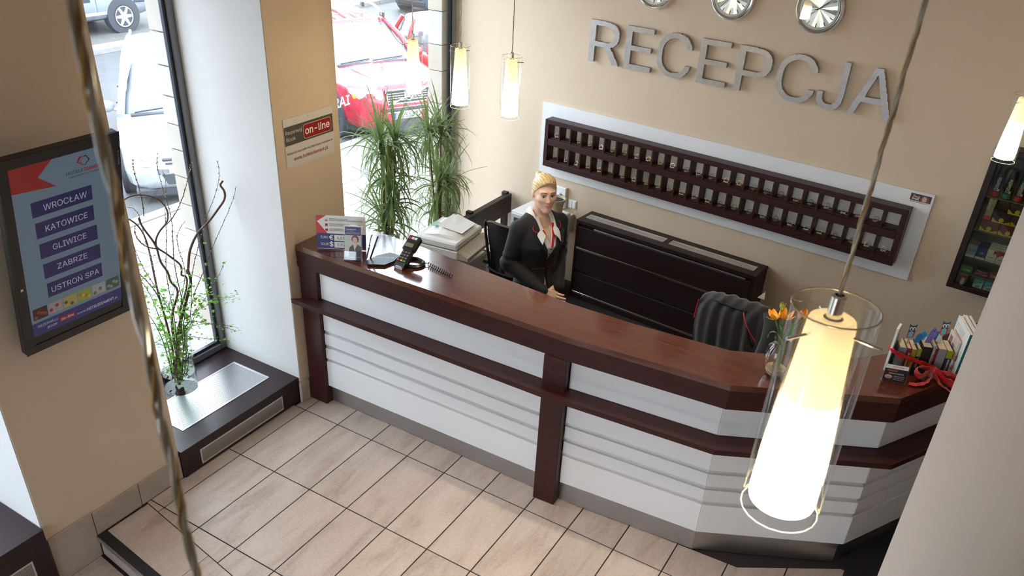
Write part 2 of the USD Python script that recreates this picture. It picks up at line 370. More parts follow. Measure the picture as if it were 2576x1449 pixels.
W3 = make_window(3, -2.95, -1.826, .27, 3.05)
w4 = thing('window_4', None, None, (.85, -6.7, -.15), kind='structure')         # glazed entrance
for x in (-.7, .30, 1.32, 2.34): part(w4, 'frame_stile', cbox(x, x + .06, -6.73, -6.67, -.155, 2.7, .004), M_ALU)
part(w4, 'frame_rail', cbox(-.64, 2.34, -6.73, -6.67, 2.64, 2.7, .004), M_ALU)
for x in (-.64, .36, 1.38): part(w4, 'pane', box(x, x + .94, -6.705, -6.695, -.15, 2.64), M_PANE)
# lettering stuck on the second window
wf = Flat(W2, frame((-.844, 1.43, 1.74), (0, 1, 0), (0, 0, 1)))
M_VINYL = usdkit.material(stage, '/World/Looks/white_vinyl', {'d': ('diffuse_bsdf', {'color': (.8, .8, .8)}), 't': ('translucent_bsdf', {'color': (.8, .8, .82)}), 'm': ('mix_closure', {'fac': .6})}, [('d.BSDF', 'm.closure1'), ('t.BSDF', 'm.closure2')], surface='m.closure')
wf.text('RAI', -.02, -.06, .17, .075, M_VINYL, 0, True); wf.text('stiorn', .33, .0, .80, .10, M_VINYL, 0, True)
# ---------------------------------------------------------------- radiator benches under the windows
PERF_TOP = perforated('perforated_plate_top', (.75, .76, .78), (.05, .05, .06), 'x', 'y', .0088)
PERF_FRONT = perforated('perforated_plate_front', (.5, .49, .48), (.03, .03, .03), 'y', 'z', .0072)
M_GRILLE = mat('grille_rim', (.70, .71, .72), .3, .8)
def ring(x0, x1, y0, y1, w, z0, z1):
    return prism(sbox(x0, y0, x1, y1).difference(sbox(x0 + w, y0 + w, x1 - w, y1 - w)), z0, z1)
b1 = thing('radiator_bench', 'dark wooden radiator bench with a perforated metal top under the window beside the pillar', 'bench', (-.45, -.45, 0))
part(b1, 'body', cbox(-.838, -.103, -.953, .0665, 0, .2, .004), M_WOODY)
part(b1, 'top_grille', ring(-.62, -.268, -.80, -.05, .012, .2, .2035), M_GRILLE)
part(b1, 'perforated_plate', box(-.609, -.279, -.789, -.061, .2, .2018), PERF_TOP)
fr = X(ring(-.82, -.105, .028, .14, .009, 0, .004), np.array([[0, 0, 1, -.103], [1, 0, 0, 0], [0, 1, 0, 0], [0, 0, 0, 1.]]))
part(b1, 'front_grille', fr, M_GRILLE)
part(b1, 'perforated_plate', box(-.104, -.101, -.812, -.113, .036, .132), PERF_FRONT)
b0 = thing('radiator_bench', 'dark wooden radiator bench at the lower left corner, below the screen', 'bench', (-.45, -2.38, -.15))
part(b0, 'body', cbox(-.838, -.103, -2.94, -1.829, -.155, .27, .004), M_WOODY)
fr = X(ring(-2.8, -1.93, .06, .19, .009, 0, .004), np.array([[0, 0, 1, -.103], [1, 0, 0, 0], [0, 1, 0, 0], [0, 0, 0, 1.]]))
part(b0, 'front_grille', move(fr, (0, 0, -.06)), M_GRILLE); part(b0, 'perforated_plate', box(-.104, -.101, -2.79, -1.94, .01, .12), PERF_FRONT)
# low rail across the second window niche
lr = thing('niche_rail', 'dark wooden rail on posts across the niche of the plant window', 'rail', (-.13, 1.9, 0))
part(lr, 'rail_board', cbox(-.145, -.115, .66, 2.975, .50, .66, .004), M_WENGE)
part(lr, 'top_ledge', cbox(-.175, -.115, .66, 2.975, .66, .685, .004), M_WENGE)
for y in (.66, 2.32, 2.93): part(lr, 'post', cbox(-.205, -.146, y, y + .045, 0, .70, .004), M_WENGE)
# the big round column by the camera
struct('column', lathe([(.0, -.15), (.31, -.15), (.31, CEIL), (0, CEIL)], 96, (3.955, -1.135, 0)), mat('column_paint', (.52, .45, .40), .6, noise=(2, (.50, .43, .38), 3, (1, 1, 1))))
# ---------------------------------------------------------------- the street outside
G = -.95
M_ASPH = mat('wet_grey_asphalt', (.085, .088, .092), .6, noise=(2, (.105, .105, .105), 5, (1, 1, 1)), spec=.08)
M_PAVE = mat('pavement_grey', (.24, .24, .24), .8, noise=(3, (.20, .20, .20), 4, (1, 1, 1)), spec=.08)
M_KERB = mat('kerb_concrete', (.28, .28, .275), .8, noise=(5, (.23, .23, .225), 4, (1, 1, 1)), spec=.08)
struct('road', box(-14.3, -5.6, -30, 60, G - .3, G), M_ASPH)
pv = thing('pavement', None, None, (-3.3, 3, G), kind='structure')
part(pv, 'paving_bed', box(-5.38, -1.05, -12, 30, G - .3, G + .085), M_KERB); part(pv, 'entrance_paving', box(-1.05, 8, -16, -6.8, G - .3, -.17), M_KERB)
r2 = random.Random(5)
for i in range(5):
    for j in range(12):
        x0, y0 = -4.3 + i * .62 - .6, .2 + j * .62
        part(pv, 'paving_slab', cbox(x0, x0 + .61, y0, y0 + .61, G + .08, G + .10 + r2.uniform(0, .003), .004), M_PAVE)
for j in range(14): part(pv, 'kerb_stone', cbox(-5.60, -5.42, -1.4 + j * 1.0, -.408 + j * 1.0, G - .1, G + .10, .015), M_KERB)
fp = thing('far_pavement', None, None, (-15, 8, G), kind='structure')
part(fp, 'paving_bed', box(-40, -14.45, -30, 60, G - .3, G + .07), mat('far_pavement_grey', (.10, .098, .096), .8, noise=(4, (.13, .125, .12), 5, (1, 1, 1)), spec=.08))
for j in range(16): part(fp, 'kerb_stone', cbox(-14.75, -14.3, 2 + j * 1.5, 3.47 + j * 1.5, G - .1, G + .12, .02), M_KERB)


# ---------------------------------------------------------------- the reception counter
def off(pts, d): return list(LineString(pts).offset_curve(d, join_style=2).coords)
def strip(front, d0, d1, z0, z1):
    """A band that follows a plan line: from d0 to d1 behind it (d negative is in front)."""
    a = off(front, d0) if d0 else list(front); b = off(front, d1)
    return prism(a + b[::-1], z0, z1)
D4 = np.array([.494, .869])
F = [(-.082, .137), (1.93, .137), (2.809, .202), (3.561, .585), tuple(np.array((3.561, .585)) + 1.35 * D4)]
P = [(.06, .166), (1.93, .186), (2.788, .251), (3.533, .630), tuple(np.array((3.533, .63)) + 1.3 * D4)]
K = [(.07, .203), (2.05, .204), (2.784, .261), (3.508, .623), tuple(np.array((3.508, .623)) + 1.3 * D4)]
S = [(-.083, .053), (1.90, .058), (2.818, .122), (3.626, .533), tuple(np.array((3.626, .533)) + 1.3 * D4)]
BACK = [(-.085, .63), (.55, .607), (1.0, .56), (1.744, .487), (2.165, .487), (2.70, .527), (2.89, .617), (3.30, .86), (3.47, 1.05), (3.86, 1.78)]
HT = 1.206
rc = thing('reception_counter', 'long angled dark wooden reception counter with white lacquered panels and a ledge', 'counter', (1.9, .4, 0))
part(rc, 'counter_top', prism(F + BACK[::-1], HT - .036, HT), M_WOODTOP, smooth=False)
part(rc, 'apron', strip(F, 0.0005, .03, HT - .151, HT - .036), M_WOOD, smooth=False)
part(rc, 'ledge', prism(S + off(P, .01)[::-1], .815, .847), M_WOOD, smooth=False)
part(rc, 'post', cbox(-.073, .080, .139, .26, 0, HT - .151, .003), M_WOOD)
part(rc, 'post', X(cbox(0, .142, 0, .12, 0, HT - .151, .003), rotz(.05, (1.788, .124, 0))), M_WOOD)
M_LINER = mat('slot_aluminium', (.66, .67, .69), .35, .5)
SL = [(.149, .355), (.380, .464), (.492, .578), (.604, .812), (.848, HT - .152)]
for i, (a, b) in enumerate(((0, 1), (1, 2), (2, 3), (3, 4))):
    p0, p1 = np.array(P[a]), np.array(P[b]); d = (p1 - p0) / np.linalg.norm(p1 - p0)
    if i == 0: p0, p1 = np.array((.081, .166)), np.array((1.79, .1846))
    if i == 1: p0 = np.array((1.931, .1862))
    for z0, z1 in SL:
        q0, q1 = p0 + d * .0008, p1 - d * .0008
        n = np.array((-d[1], d[0]))
        part(rc, 'front_panel', X(cbox(0, np.linalg.norm(q1 - q0), 0, .018, z0, z1, .0015), rotz(math.atan2(d[1], d[0]), (*q0, 0))), M_PANEL)
for z0, z1 in ((.3545, .3805), (.4635, .4925), (.5775, .6045)): part(rc, 'slot_liner', strip([(.081, .1662)] + P[1:], .010, .017, z0, z1), M_LINER, smooth=False)
part(rc, 'plinth', strip(K, 0, .02, .003, .16), M_STEEL, smooth=False)
part(rc, 'carcass', prism(off(P, .046) + [(p[0], p[1] - .02) for p in BACK[::-1]], .16, HT - .04), mat('carcass_grey', (.40, .40, .41), .5), smooth=False)
# ---------------------------------------------------------------- radiator cover on the back wall
PERF_W = perforated('perforated_cover', (.60, .59, .57), (.06, .05, .05), 'x', 'y', .0125, .4, .6, .30)
cv = thing('radiator_cover', 'long dark wooden radiator cover with two steel grilles, under the key rack', 'radiator cover', tuple(wpt(1.25, .12, 0)))
part(cv, 'body', wbox(.462, 2.07, 0, .225, 0, .70), M_WENGE)
part(cv, 'top_board', wbox(.440, 2.078, 0, .25, .715, .75), M_WENGE)
part(cv, 'side_board', wbox(.440, .462, 0, .25, 0, .715), M_WENGE); part(cv, 'side_board', wbox(2.056, 2.078, 0, .25, 0, .715), M_WENGE)
part(cv, 'front_board', wbox(.464, 2.054, .22, .25, .275, .69), M_WENGE); part(cv, 'front_board', wbox(.464, 2.054, .22, .25, 0, .255), M_WENGE)
PERF_D = mat('dark_vent_mesh', (.03, .03, .03), .5, .3)
part(cv, 'vent_strip', wbox(.62, 2.0, .215, .247, .692, .706, .001), M_STEEL); part(cv, 'vent_strip', wbox(.60, 2.05, .215, .236, .256, .274, .001), PERF_D)
for z in (.486, .055): part(cv, 'steel_strip', wbox(.464, 2.054, .249, .254, z - .008, z + .010, .001), M_CHROME)
for a, b in ((.485, 1.236), (1.288, 2.026)):
    part(cv, 'steel_grille', X(move(ring(a, b, -.172, -.085, .012, .75, .7545), (0, 0, 0)), WF), M_GRILLE)
    part(cv, 'perforated_plate', X(box(a + .01, b - .01, -.162, -.095, .75, .7525), WF), PERF_W)
# ---------------------------------------------------------------- key rack on its white board
bd = single('backing_board', wbox(-.147, 3.066, 0, .02, .968, 1.606, .002), mat('white_board', (.80, .80, .82), .3), 'large white board on the wall behind the dark key rack', 'board')
kr = thing('key_rack', 'long dark wooden key rack with two rows of pigeonholes on a white board', 'key rack', tuple(wpt(1.45, .07, 1.085)))
d0, d1 = .0205, .125
part(kr, 'back_panel', wbox(-.03, 2.945, d0, d0 + .006, 1.09, 1.49, .001), mat('cream_panel', (.86, .82, .74), .7))
part(kr, 'frame_board', wbox(-.041, 2.957, d0, d1, 1.457, 1.497), M_WOOD); part(kr, 'frame_board', wbox(-.041, 2.957, d0, d1, 1.083, 1.137), M_WOOD)
part(kr, 'frame_board', wbox(-.041, -.002, d0, d1, 1.137, 1.457), M_WOOD); part(kr, 'frame_board', wbox(2.918, 2.957, d0, d1, 1.137, 1.457), M_WOOD)
part(kr, 'shelf', wbox(-.002, 2.918, d0, d1, 1.275, 1.332), M_WOOD)
PITCH = 2.92 / 26
for r, (z0, z1) in enumerate(((1.332, 1.457), (1.137, 1.275))):
    part(kr, 'shelf_lip', wbox(.02, 2.918, d0, d1 - .012, z0, z0 + .012, .001), M_WOOD)
    for i in range(1, 26): part(kr, 'divider', wbox(i * PITCH - .008, i * PITCH + .006, d0, d1 - .002, z0, z1, .001), M_WOOD)
M_KEY = mat('nickel_key', (.62, .60, .55), .25, 1.); M_FOB = mat('brass_fob', (.45, .36, .20), .35, .8)
def torus(R, r, c=(0, 0, 0), M=None):
    m = trimesh.creation.torus(R, r, major_sections=20, minor_sections=6)
    if M is not None: m.apply_transform(M)
    m.apply_translation(c); return m
ordn = ['first', 'second', 'third', 'fourth', 'fifth', 'sixth', 'seventh', 'eighth', 'ninth', 'tenth', 'eleventh', 'twelfth', 'thirteenth']
def nth(i):
    return (ordn[i] + ' pigeonhole from the left') if i < 13 else (ordn[25 - i] + ' pigeonhole from the right')
key0 = None
rk = random.Random(11)
for r, z in enumerate((1.3441, 1.1491)):
    for i in range(26):
        if (i, r) in ((1, 0), (25, 0), (0, 1), (5, 1)): continue
        lab = 'steel room key, %s row of the rack, %s' % (('upper', 'lower')[r], nth(i))
        loc = wpt((i + .5) * PITCH + rk.uniform(-.008, .010), .075 + rk.uniform(-.012, .008), z)
        if key0 is None:
            key0 = thing('room_key', lab, 'key', loc, 'room keys in the rack')
            o = np.array(loc)
            part(key0, 'ring', torus(.017, .0016, o + (0, 0, .0195), rot([1, 0, 0], 1.25)), M_KEY)
            part(key0, 'blade', cat_(cbox(*(o[0] + .0, o[0] + .036), o[1] - .012, o[1] - .006, o[2] + .001, o[2] + .004, .001), lathe([(0, .001), (.011, .001), (.011, .004), (0, .004)], 14, o + (-.006, -.01, 0))), M_KEY)
            part(key0, 'fob', hull([o + np.array(v) for v in ((-.022, .002, .0005), (.016, .004, .0005), (.014, .020, .0005), (-.020, .018, .0005), (-.02, .004, .007), (.013, .006, .007), (.011, .018, .006), (-.018, .016, .006))]), M_FOB)
        else:
            copy_of(key0, loc, rk.uniform(-15, 30), lab)
# card stuck to the board
st = thing('sticker_card', 'small dark picture card stuck on the white board right of the key rack', 'card', tuple(wpt(2.985, .02, 1.53)))
f = Flat(st, WSIGN(2.918, .0203, 1.528))
f.rect(0, 0, .134, .062, mat('card_white', (.75, .74, .74), .4), .0002, 'card')
f.rect(.001, .013, .133, .061, mat('card_dark', (.05, .02, .02), .4), .0008)
f.poly([(.066, .014), (.062, .035), (.075, .055), (.10, .060), (.118, .045), (.125, .014)], mat('card_brown', (.16, .07, .04), .4), .0012)
f.poly([(.079, .016), (.076, .036), (.085, .052), (.100, .050), (.108, .035), (.103, .018)], mat('card_skin', (.62, .38, .27), .4), .0018)
f.text('Pies&', .018, .036, .062, .014, M_PAPER, .0018); f.text('Smil', .012, .020, .058, .014, M_PAPER, .0018, True)
f.text('MASTERCARD BIZNES KARTA', .006, .003, .12, .006, M_BLACK, .001); 
M_RED = mat('print_red', (.55, .02, .02), .4)
f.rect(.016, .052, .032, .058, M_RED, .0016)
# ---------------------------------------------------------------- RECEPCJA in steel letters
LET = [('R', .275, .558), ('E', .606, .842), ('C', .887, 1.172), ('E', 1.235, 1.470), ('P', 1.538, 1.797), ('C', 1.838, 2.120), ('J', 2.145, 2.325), ('A', 2.371, 2.654)]
pos = ['first letter of the sign', 'second letter, after the R', 'third letter, before the second E', 'fourth letter, after the first C', 'fifth letter, in the middle', 'sixth letter, before the J', 'seventh letter, before the A', 'last letter of the sign']
for (ch, a, b), ps in zip(LET, pos):
    m = meshkit.text_mesh(ch, .32, .022); v, fc = arr(m)
    lo, hi = v.min(0), v.max(0)
    v[:, 0] = (v[:, 0] - lo[0]) / (hi[0] - lo[0]) * (b - a); 
    zb, zt = (2.018, 2.344) if ch in 'CJ' else (2.022, 2.340)
    v[:, 1] = (v[:, 1] - lo[1]) / (hi[1] - lo[1]) * (zt - zb)
    single('sign_letter', X((v, fc), WSIGN(a, .016, zb)), M_LETTER, 'raised steel wall letter %s, %s' % (ch, ps), 'letter', smooth=20)
    # hidden stand-off pins carry the letter
E2 = None
# ---------------------------------------------------------------- three wall clocks
M_DIAL = usdkit.material(stage, '/World/Looks/clock_dial', {'p': ('principled_bsdf', {'base_color': (.55, .55, .56), 'metallic': 1., 'roughness': .28, 'anisotropic': .9}), 'tg': ('tangent', {'direction_type': 'radial', 'axis': 'y'})}, [], surface='p.BSDF')
def fan(c, r, n):
    """A dial of shallow facets, so that it shines in wedges as spun metal does."""
    v = [(0, 0, 0)]; fcs = []
    for k in range(n):
        a0, a1 = 2 * math.pi * k / n, 2 * math.pi * (k + 1) / n
        z = .0022 * math.sin(k * 2.4)
        v += [(r * math.cos(a0), r * math.sin(a0), z), (r * math.cos(a1), r * math.sin(a1), -z)]
        fcs.append((0, len(v) - 2, len(v) - 1))
    v += [(p[0], p[1], -.006) for p in v]; k0 = len(v) // 2
    fcs += [(a + k0, c_ + k0, b_ + k0) for a, b_, c_ in fcs]
    return np.array(v), np.array(fcs)
for i, (u, ha, ma, lab) in enumerate(((.80, 60, 200, 'leftmost round steel wall clock, above the R of the sign'), (1.41, -30, 226, 'middle round steel wall clock, above the letter P'), (2.03, 40, 200, 'rightmost round steel wall clock, above the letters C and J'))):
    Z = 2.646; M = WSIGN(u, 0, Z)
    t = thing('wall_clock', lab, 'clock', tuple(wpt(u, .02, Z - .16)), 'steel wall clocks')
    part(t, 'case', X(lathe([(0, 0), (.150, 0), (.160, .012), (.161, .034), (.155, .044), (.146, .046), (.138, .036), (.134, .026), (0, .024)], 64), M), M_CHROME)
    part(t, 'dial', X(fan(0, .134, 24), M @ trimesh.transformations.translation_matrix((0, 0, .030))), M_DIAL, smooth=False)
    part(t, 'minute_track', X(lathe([(.119, .0325), (.134, .0325), (.134, .0335), (.119, .0335), (.119, .0325)], 64), M), M_LIGHTGREY)
    for k in range(12):
        part(t, 'hour_mark', X(move(box(.094, .118, -.002, .002, .033, .035), (0, 0, 0)), M @ rot([0, 0, 1], k * math.pi / 6)), M_BLACK)
    part(t, 'hour_hand', X(box(-.015, .072, -.0035, .0035, .036, .0375), M @ rot([0, 0, 1], math.radians(ha))), M_BLACK)
    part(t, 'minute_hand', X(box(-.02, .108, -.0025, .0025, .038, .0395), M @ rot([0, 0, 1], math.radians(ma))), M_BLACK)
    part(t, 'glass', X(lathe([(0, .0435), (.147, .0425), (.147, .041), (0, .042)], 48), M), M_CLEAR)
# ---------------------------------------------------------------- switches on the back wall
sw = thing('light_switch', 'white double light switch on the wall left of the radiator cover', 'switch', tuple(wpt(.235, .0, .71)))
part(sw, 'plate', wbox(.190, .278, 0, .008, .715, .797, .004), M_WHITE)
part(sw, 'rocker', wbox(.197, .231, .008, .013, .722, .790, .002), M_WHITE); part(sw, 'rocker', wbox(.233, .267, .008, .013, .722, .790, .002), M_WHITE)
ic = thing('intercom', 'white wall intercom with a dark handset, behind the receptionist', 'intercom', tuple(wpt(.11, 0, .70)))
part(ic, 'housing', wbox(.03, .172, 0, .035, .70, .895, .006), M_WHITE)
hs = wbox(.105, .140, .035, .058, .73, .84, .012); part(ic, 'handset', hs, mat('handset_blue_grey', (.10, .12, .17), .4))
part(ic, 'speaker_disc', X(lathe([(0, 0), (.013, 0), (.013, .006), (0, .006)], 20), WSIGN(.122, .058, .825)), M_WHITE)
lb = single('junction_box', wbox(.19, .262, 0, .06, .50, .668, .006), mat('ivory_plastic', (.70, .67, .58), .45), 'ivory plastic box low on the wall beside the radiator cover', 'box')

# ---------------------------------------------------------------- pendant lamps
def opal():
    N = {'tc': ('texture_coordinate', {}), 's': ('separate_xyz', {}), 'mr': ('map_range', {'from_min': .0, 'from_max': .331, 'to_min': 0., 'to_max': 1.}),
         'rs': ('rgb_ramp', {'ramp': [(0, (1, 1, 1)), (.40, (1, 1, 1)), (.50, (.22, .22, .22)), (.62, (.075, .075, .075)), (1, (.018, .018, .018))]}),
         'rc': ('rgb_ramp', {'ramp': [(0, (1, .86, .58)), (.45, (1, .80, .48)), (.6, (1, .62, .22)), (1, (.95, .66, .30))]}),
         'sc': ('math', {'math_type': 'multiply', 'value2': 26.}),
         'p': ('principled_bsdf', {'base_color': (.62, .55, .42), 'roughness': .35})}
    L = [('tc.object', 's.vector'), ('s.z', 'mr.value'), ('mr.result', 'rs.fac'), ('mr.result', 'rc.fac'), ('rs.color', 'bw.color'), ('bw.val', 'sc.value1'),
         ('rc.color', 'p.emission_color'), ('sc.value', 'p.emission_strength')]
    N['bw'] = ('rgb_to_bw', {})
    return usdkit.material(stage, '/World/Looks/opal_shade', N, L, surface='p.BSDF')
M_OPAL = opal()
M_CABLE = mat('clear_cable_jacket', (.62, .56, .45), .2, noise=(90, (.36, .31, .22), 2, (1, 1, .25)), coat=1.)
M_WIRE = mat('copper_strand', (.62, .42, .16), .3, .8)
M_RIM = mat('glass_rim', (.62, .58, .36), .12, coat=.5)
def pendant(x, y, z0, label):
    L = .331; H = CEIL - z0
    t = thing('pendant_lamp', label, 'pendant lamp', (x, y, z0), 'glass pendant lamps')
    o = np.array((x, y, z0))
    part(t, 'glass_cylinder', move(lathe([(.0535, .001), (.0550, .001), (.0550, L - .001), (.0535, L - .001)], 64), o), M_CLEAR)
    part(t, 'glass_rim', move(torus(.0542, .0011), o + (0, 0, L)), M_RIM); part(t, 'glass_rim', move(torus(.0542, .0008), o + (0, 0, .0005)), M_RIM)
    part(t, 'opal_shade', move(lathe([(0, .014), (.040, .014), (.0455, .017), (.0470, .024), (.0465, .05), (.0300, L - .024), (.0285, L - .017), (.024, L - .014), (.019, L - .018), (.010, L - .018)], 64), o), M_OPAL)
    part(t, 'socket', move(lathe([(.0125, L - .019), (.0125, L - .014), (.0095, L - .012), (.0095, L + .016), (.007, L + .018), (.0055, L + .018), (.0055, L + .008), (0, L + .008)], 24), o), M_CHROME)
    for a in (112, 232, 352):
        c, s = math.cos(math.radians(a)), math.sin(math.radians(a))
        part(t, 'support_rod', cat_(tube([o + (.0285 * c, .0285 * s, L - .032), o + (.066 * c, .066 * s, L - .034)], .0021, 8)), M_CHROME)
    zz = np.linspace(L + .01, H - .02, 90)
    ph = zz * 2 * math.pi / .085
    r = .0015
    for k, (m_, q) in enumerate(((M_CABLE, 0), (M_CABLE, math.pi))):
        part(t, 'cable_strand', tube(np.c_[o[0] + r * np.cos(ph + q), o[1] + r * np.sin(ph + q), o[2] + zz], .0018, 7), m_)
    part(t, 'copper_wire', tube(np.c_[o[0] + .0029 * np.cos(ph + 1.57), o[1] + .0029 * np.sin(ph + 1.57), o[2] + zz], .0009, 5), M_WIRE)
    part(t, 'ceiling_canopy', move(lathe([(0, H - .03), (.05, H - .03), (.055, H - .02), (.055, H), (0, H)], 32), o), M_CHROME)
    return t
pl0 = pendant(3.421, -2.334, 2.658, 'large glowing glass pendant lamp in the foreground, in front of the counter corner')
copy_of(pl0, (.560, .58, 2.19), 20, 'glowing glass pendant lamp farthest left in the row above the counter, before the red car')
copy_of(pl0, (.944, .50, 2.208), -35, 'glowing glass pendant lamp in the middle of the row of three above the counter')
copy_of(pl0, (1.25, .536, 2.192), 55, 'glowing glass pendant lamp nearest the steel letters in the row above the counter')
copy_of(pl0, (3.635, 1.42, 2.222), 10, 'glowing glass pendant lamp at the right edge, in front of the glass display cabinet')
copy_of(pl0, (3.1695, -3.0975, 2.30), 0, 'pendant lamp of which only the twisted cable shows, close in front at the left')
# ---------------------------------------------------------------- recessed downlights of the hall (above the picture)
dl0 = None
for x, y in ((1.7, -.9), (2.9, -.9), (1.7, .55), (2.9, .55), (2.3, -2.2)):
    if dl0 is None:
        dl0 = thing('downlight', 'recessed ceiling downlight in a dark can', 'ceiling lamp', (x, y, CEIL - .32), 'recessed ceiling downlights')
        o = np.array((x, y, CEIL - .32))
        part(dl0, 'can', move(lathe([(.105, .0), (.125, .0), (.125, .34), (.105, .34), (.100, .335), (.100, .02), (.105, .0)], 32), o), M_MATT)
        part(dl0, 'diffuser', move(lathe([(0, .29), (.0995, .29), (.0995, .30), (0, .30)], 32), o), mat('lamp_diffuser', (.8, .8, .8), .5, emit=(1, .86, .70), es=380.))
    else: copy_of(dl0, (x, y, CEIL - .32))
# ---------------------------------------------------------------- the screen on the left
def lamp_mat(name, c, e=1.0, rough=.25): return mat(name, tuple(.06 * v for v in c), rough, emit=c, es=e * .4)
tvM = frame((-.060, -1.668, 1.290), (0, 1, 0), (.215, 0, 1.0))
tv = thing('wall_screen', 'tall black information screen on the left wall listing five towns', 'screen', (-.06, -1.384, 1.29))
def tvb(u0, u1, v0, v1, w0, w1, c=.004): return X(cbox(u0, u1, v0, v1, w0, w1, c), tvM)
part(tv, 'casing', cat_(tvb(0, .570, 0, 1.022, -.045, -.0005, .006), tvb(.05, .52, .06, .96, -.075, -.045, .01)), M_BLACK)
part(tv, 'bezel', X(move(ring(0, .570, 0, 1.022, .045, 0, .004), (0, 0, -.001)), tvM), M_BLACK)
part(tv, 'wall_bracket', cat_(box(-.130, -.118, -1.58, -1.18, 1.40, 2.15), box(-.120, -.05, -1.50, -1.46, 1.9, 1.96), box(-.120, -.05, -1.30, -1.26, 1.9, 1.96)), M_MATT)
T = Flat(tv, tvM)
SC = lamp_mat('screen_pale_blue', (.115, .165, .215)); SN = lamp_mat('screen_navy', (.010, .010, .075)); SW = lamp_mat('screen_white', (.36, .38, .42)); SR = lamp_mat('screen_red', (.22, .010, .008)); SD = lamp_mat('screen_dark', (.03, .03, .035)); SB = lamp_mat('screen_band', (.022, .022, .11))
T.rect(.042, .092, .528, .978, SC, -.0006, 'display')
T.rect(.042, .092, .528, .168, SB, .0002)
T.poly([(.042, .978), (.240, .976), (.168, .908), (.246, .843), (.042, .862)], SR, .0002, 'red_arrow')
for txt, v0, v1, a, b, ya in (('WROCŁAW', .722, .797, .175, .385, .743), ('KATOWICE', .612, .692, .172, .378, .636), ('GLIWICE', .503, .582, .194, .362, .530), ('ZABRZE', .392, .472, .204, .356, .420), ('USTROŃ SPA', .283, .362, .162, .410, .306)):
    T.rect(.121 if v0 > .7 else .128 if v0 > .6 else .133 if v0 > .5 else .138 if v0 > .39 else .143, v0, .412 if v0 > .6 else .42 if v0 > .5 else .427, v1, SN, .0002, 'name_plate')
    T.text(txt, a, ya, b, .030, SW, .0008)
T.poly([(.352, .927), (.366, .951), (.381, .951), (.371, .927), (.385, .903)], SR, .0002, 'logo_left'); T.poly([(.361, .927), (.371, .943), (.377, .943), (.368, .927), (.377, .911)], SC, .0006, 'logo_gap')
T.poly([(.386, .951), (.400, .951), (.416, .927), (.388, .901), (.388, .906), (.409, .927), (.398, .945), (.386, .945)], SD, .0002, 'logo_right')
T.text('HOTELE', .298, .876, .378, .016, SD, .0006); T.text('DIAMENT', .384, .876, .476, .016, SR, .0006, True); T.text('YOUR COMFORT IS OUR BUSINESS', .308, .859, .47, .007, SD, .0006)
ph = [((.05, .02, .015), (.30, .05, .03)), ((.35, .33, .33), (.40, .02, .02)), ((.45, .36, .10), (.10, .09, .08)), ((.30, .38, .06), (.50, .20, .02)), ((.40, .40, .40), (.20, .13, .09)), ((.08, .12, .08), (.30, .30, .27))]
for k, (c1, c2) in enumerate(ph):
    a = .058 + k * .077
    q = lambda c: tuple(.6 * v for v in c)
    T.rect(a, .185, a + .071, .248, lamp_mat('photo_%d_base' % k, q(c1)), .0002, 'photo')
    mm = lamp_mat('photo_%d_shape' % k, q(c2)); m2 = lamp_mat('photo_%d_spot' % k, q(tuple((x + y) * .8 for x, y in zip(c1, c2))))
    for s in range(4):
        T.poly([(a + .012 + .015 * s + .009 * math.cos(w), .200 + .008 * ((s * 7 + k) % 4) + .010 * math.sin(w)) for w in np.linspace(0, 6.28, 9)[:-1]], (mm, m2)[s % 2], .0006 + .0004 * s, 'photo_shape')
T.text('REZERWUJ', .072, .138, .172, .013, SW, .0008, False); T.text('BOOK', .118, .112, .168, .013, SW, .0008)
T.rect(.182, .116, .262, .146, SR, .0006, 'online_badge', r=.008); T.text('on-line', .190, .124, .255, .014, SW, .0012, True)
T.text('www.', .272, .116, .325, .013, SW, .0008, False); T.text('HOTELEDIAMENT', .327, .114, .478, .016, SW, .0008, True); T.text('.pl', .480, .114, .498, .012, SW, .0008)
T.rect(.018, .375, .030, .387, M_LIGHTGREY, .0035, 'maker_mark'); 
T.text('FLATRON', 0, 0, .07, .008, M_STEEL, .0042, rotm=np.array([[0, 1, 0, .553], [-1, 0, 0, .93], [0, 0, 1, 0], [0, 0, 0, 1.]]))
# ---------------------------------------------------------------- booking sign on the pillar
sg = thing('wall_sign', 'white booking sign with a grey band and a red on-line badge, on the tan pillar', 'sign', (-.088, .353, 1.72))
S_ = Flat(sg, frame((-.089, .138, 1.714), (0, 1, 0), (0, 0, 1)))
M_SGREY = mat('sign_grey', (.085, .08, .065), .5); M_SRED = mat('sign_red', (.30, .008, .008), .35); M_SWH = mat('sign_white', (.68, .63, .60), .5)
S_.rect(0, 0, .430, .304, M_SWH, 0, 'board', .004)
S_.rect(.0005, .140, .4295, .256, M_SGREY, .0042)
S_.rect(.161, .151, .413, .241, M_SWH, .0048, 'badge_rim', r=.020); S_.rect(.164, .154, .410, .238, M_SRED, .0054, 'badge', r=.018)
S_.text('on-line', .176, .178, .398, .043, M_PAPER, .006, True)
S_.text('Rezerwuj', .013, .207, .150, .023, M_SWH, .0048); S_.text('Book', .013, .166, .092, .023, M_SWH, .0048)
S_.text('Najlepsze ceny tylko na / Best Rates Available on', .010, .083, .418, .013, M_SGREY, .0044); S_.text('www.hotelediament.pl', .062, .038, .368, .022, M_SRED, .0044)
part(sg, 'screw', X(lathe([(0, 0), (.004, 0), (.004, .002), (0, .003)], 12), S_.M @ trimesh.transformations.translation_matrix((.213, .288, .004))), M_STEEL)
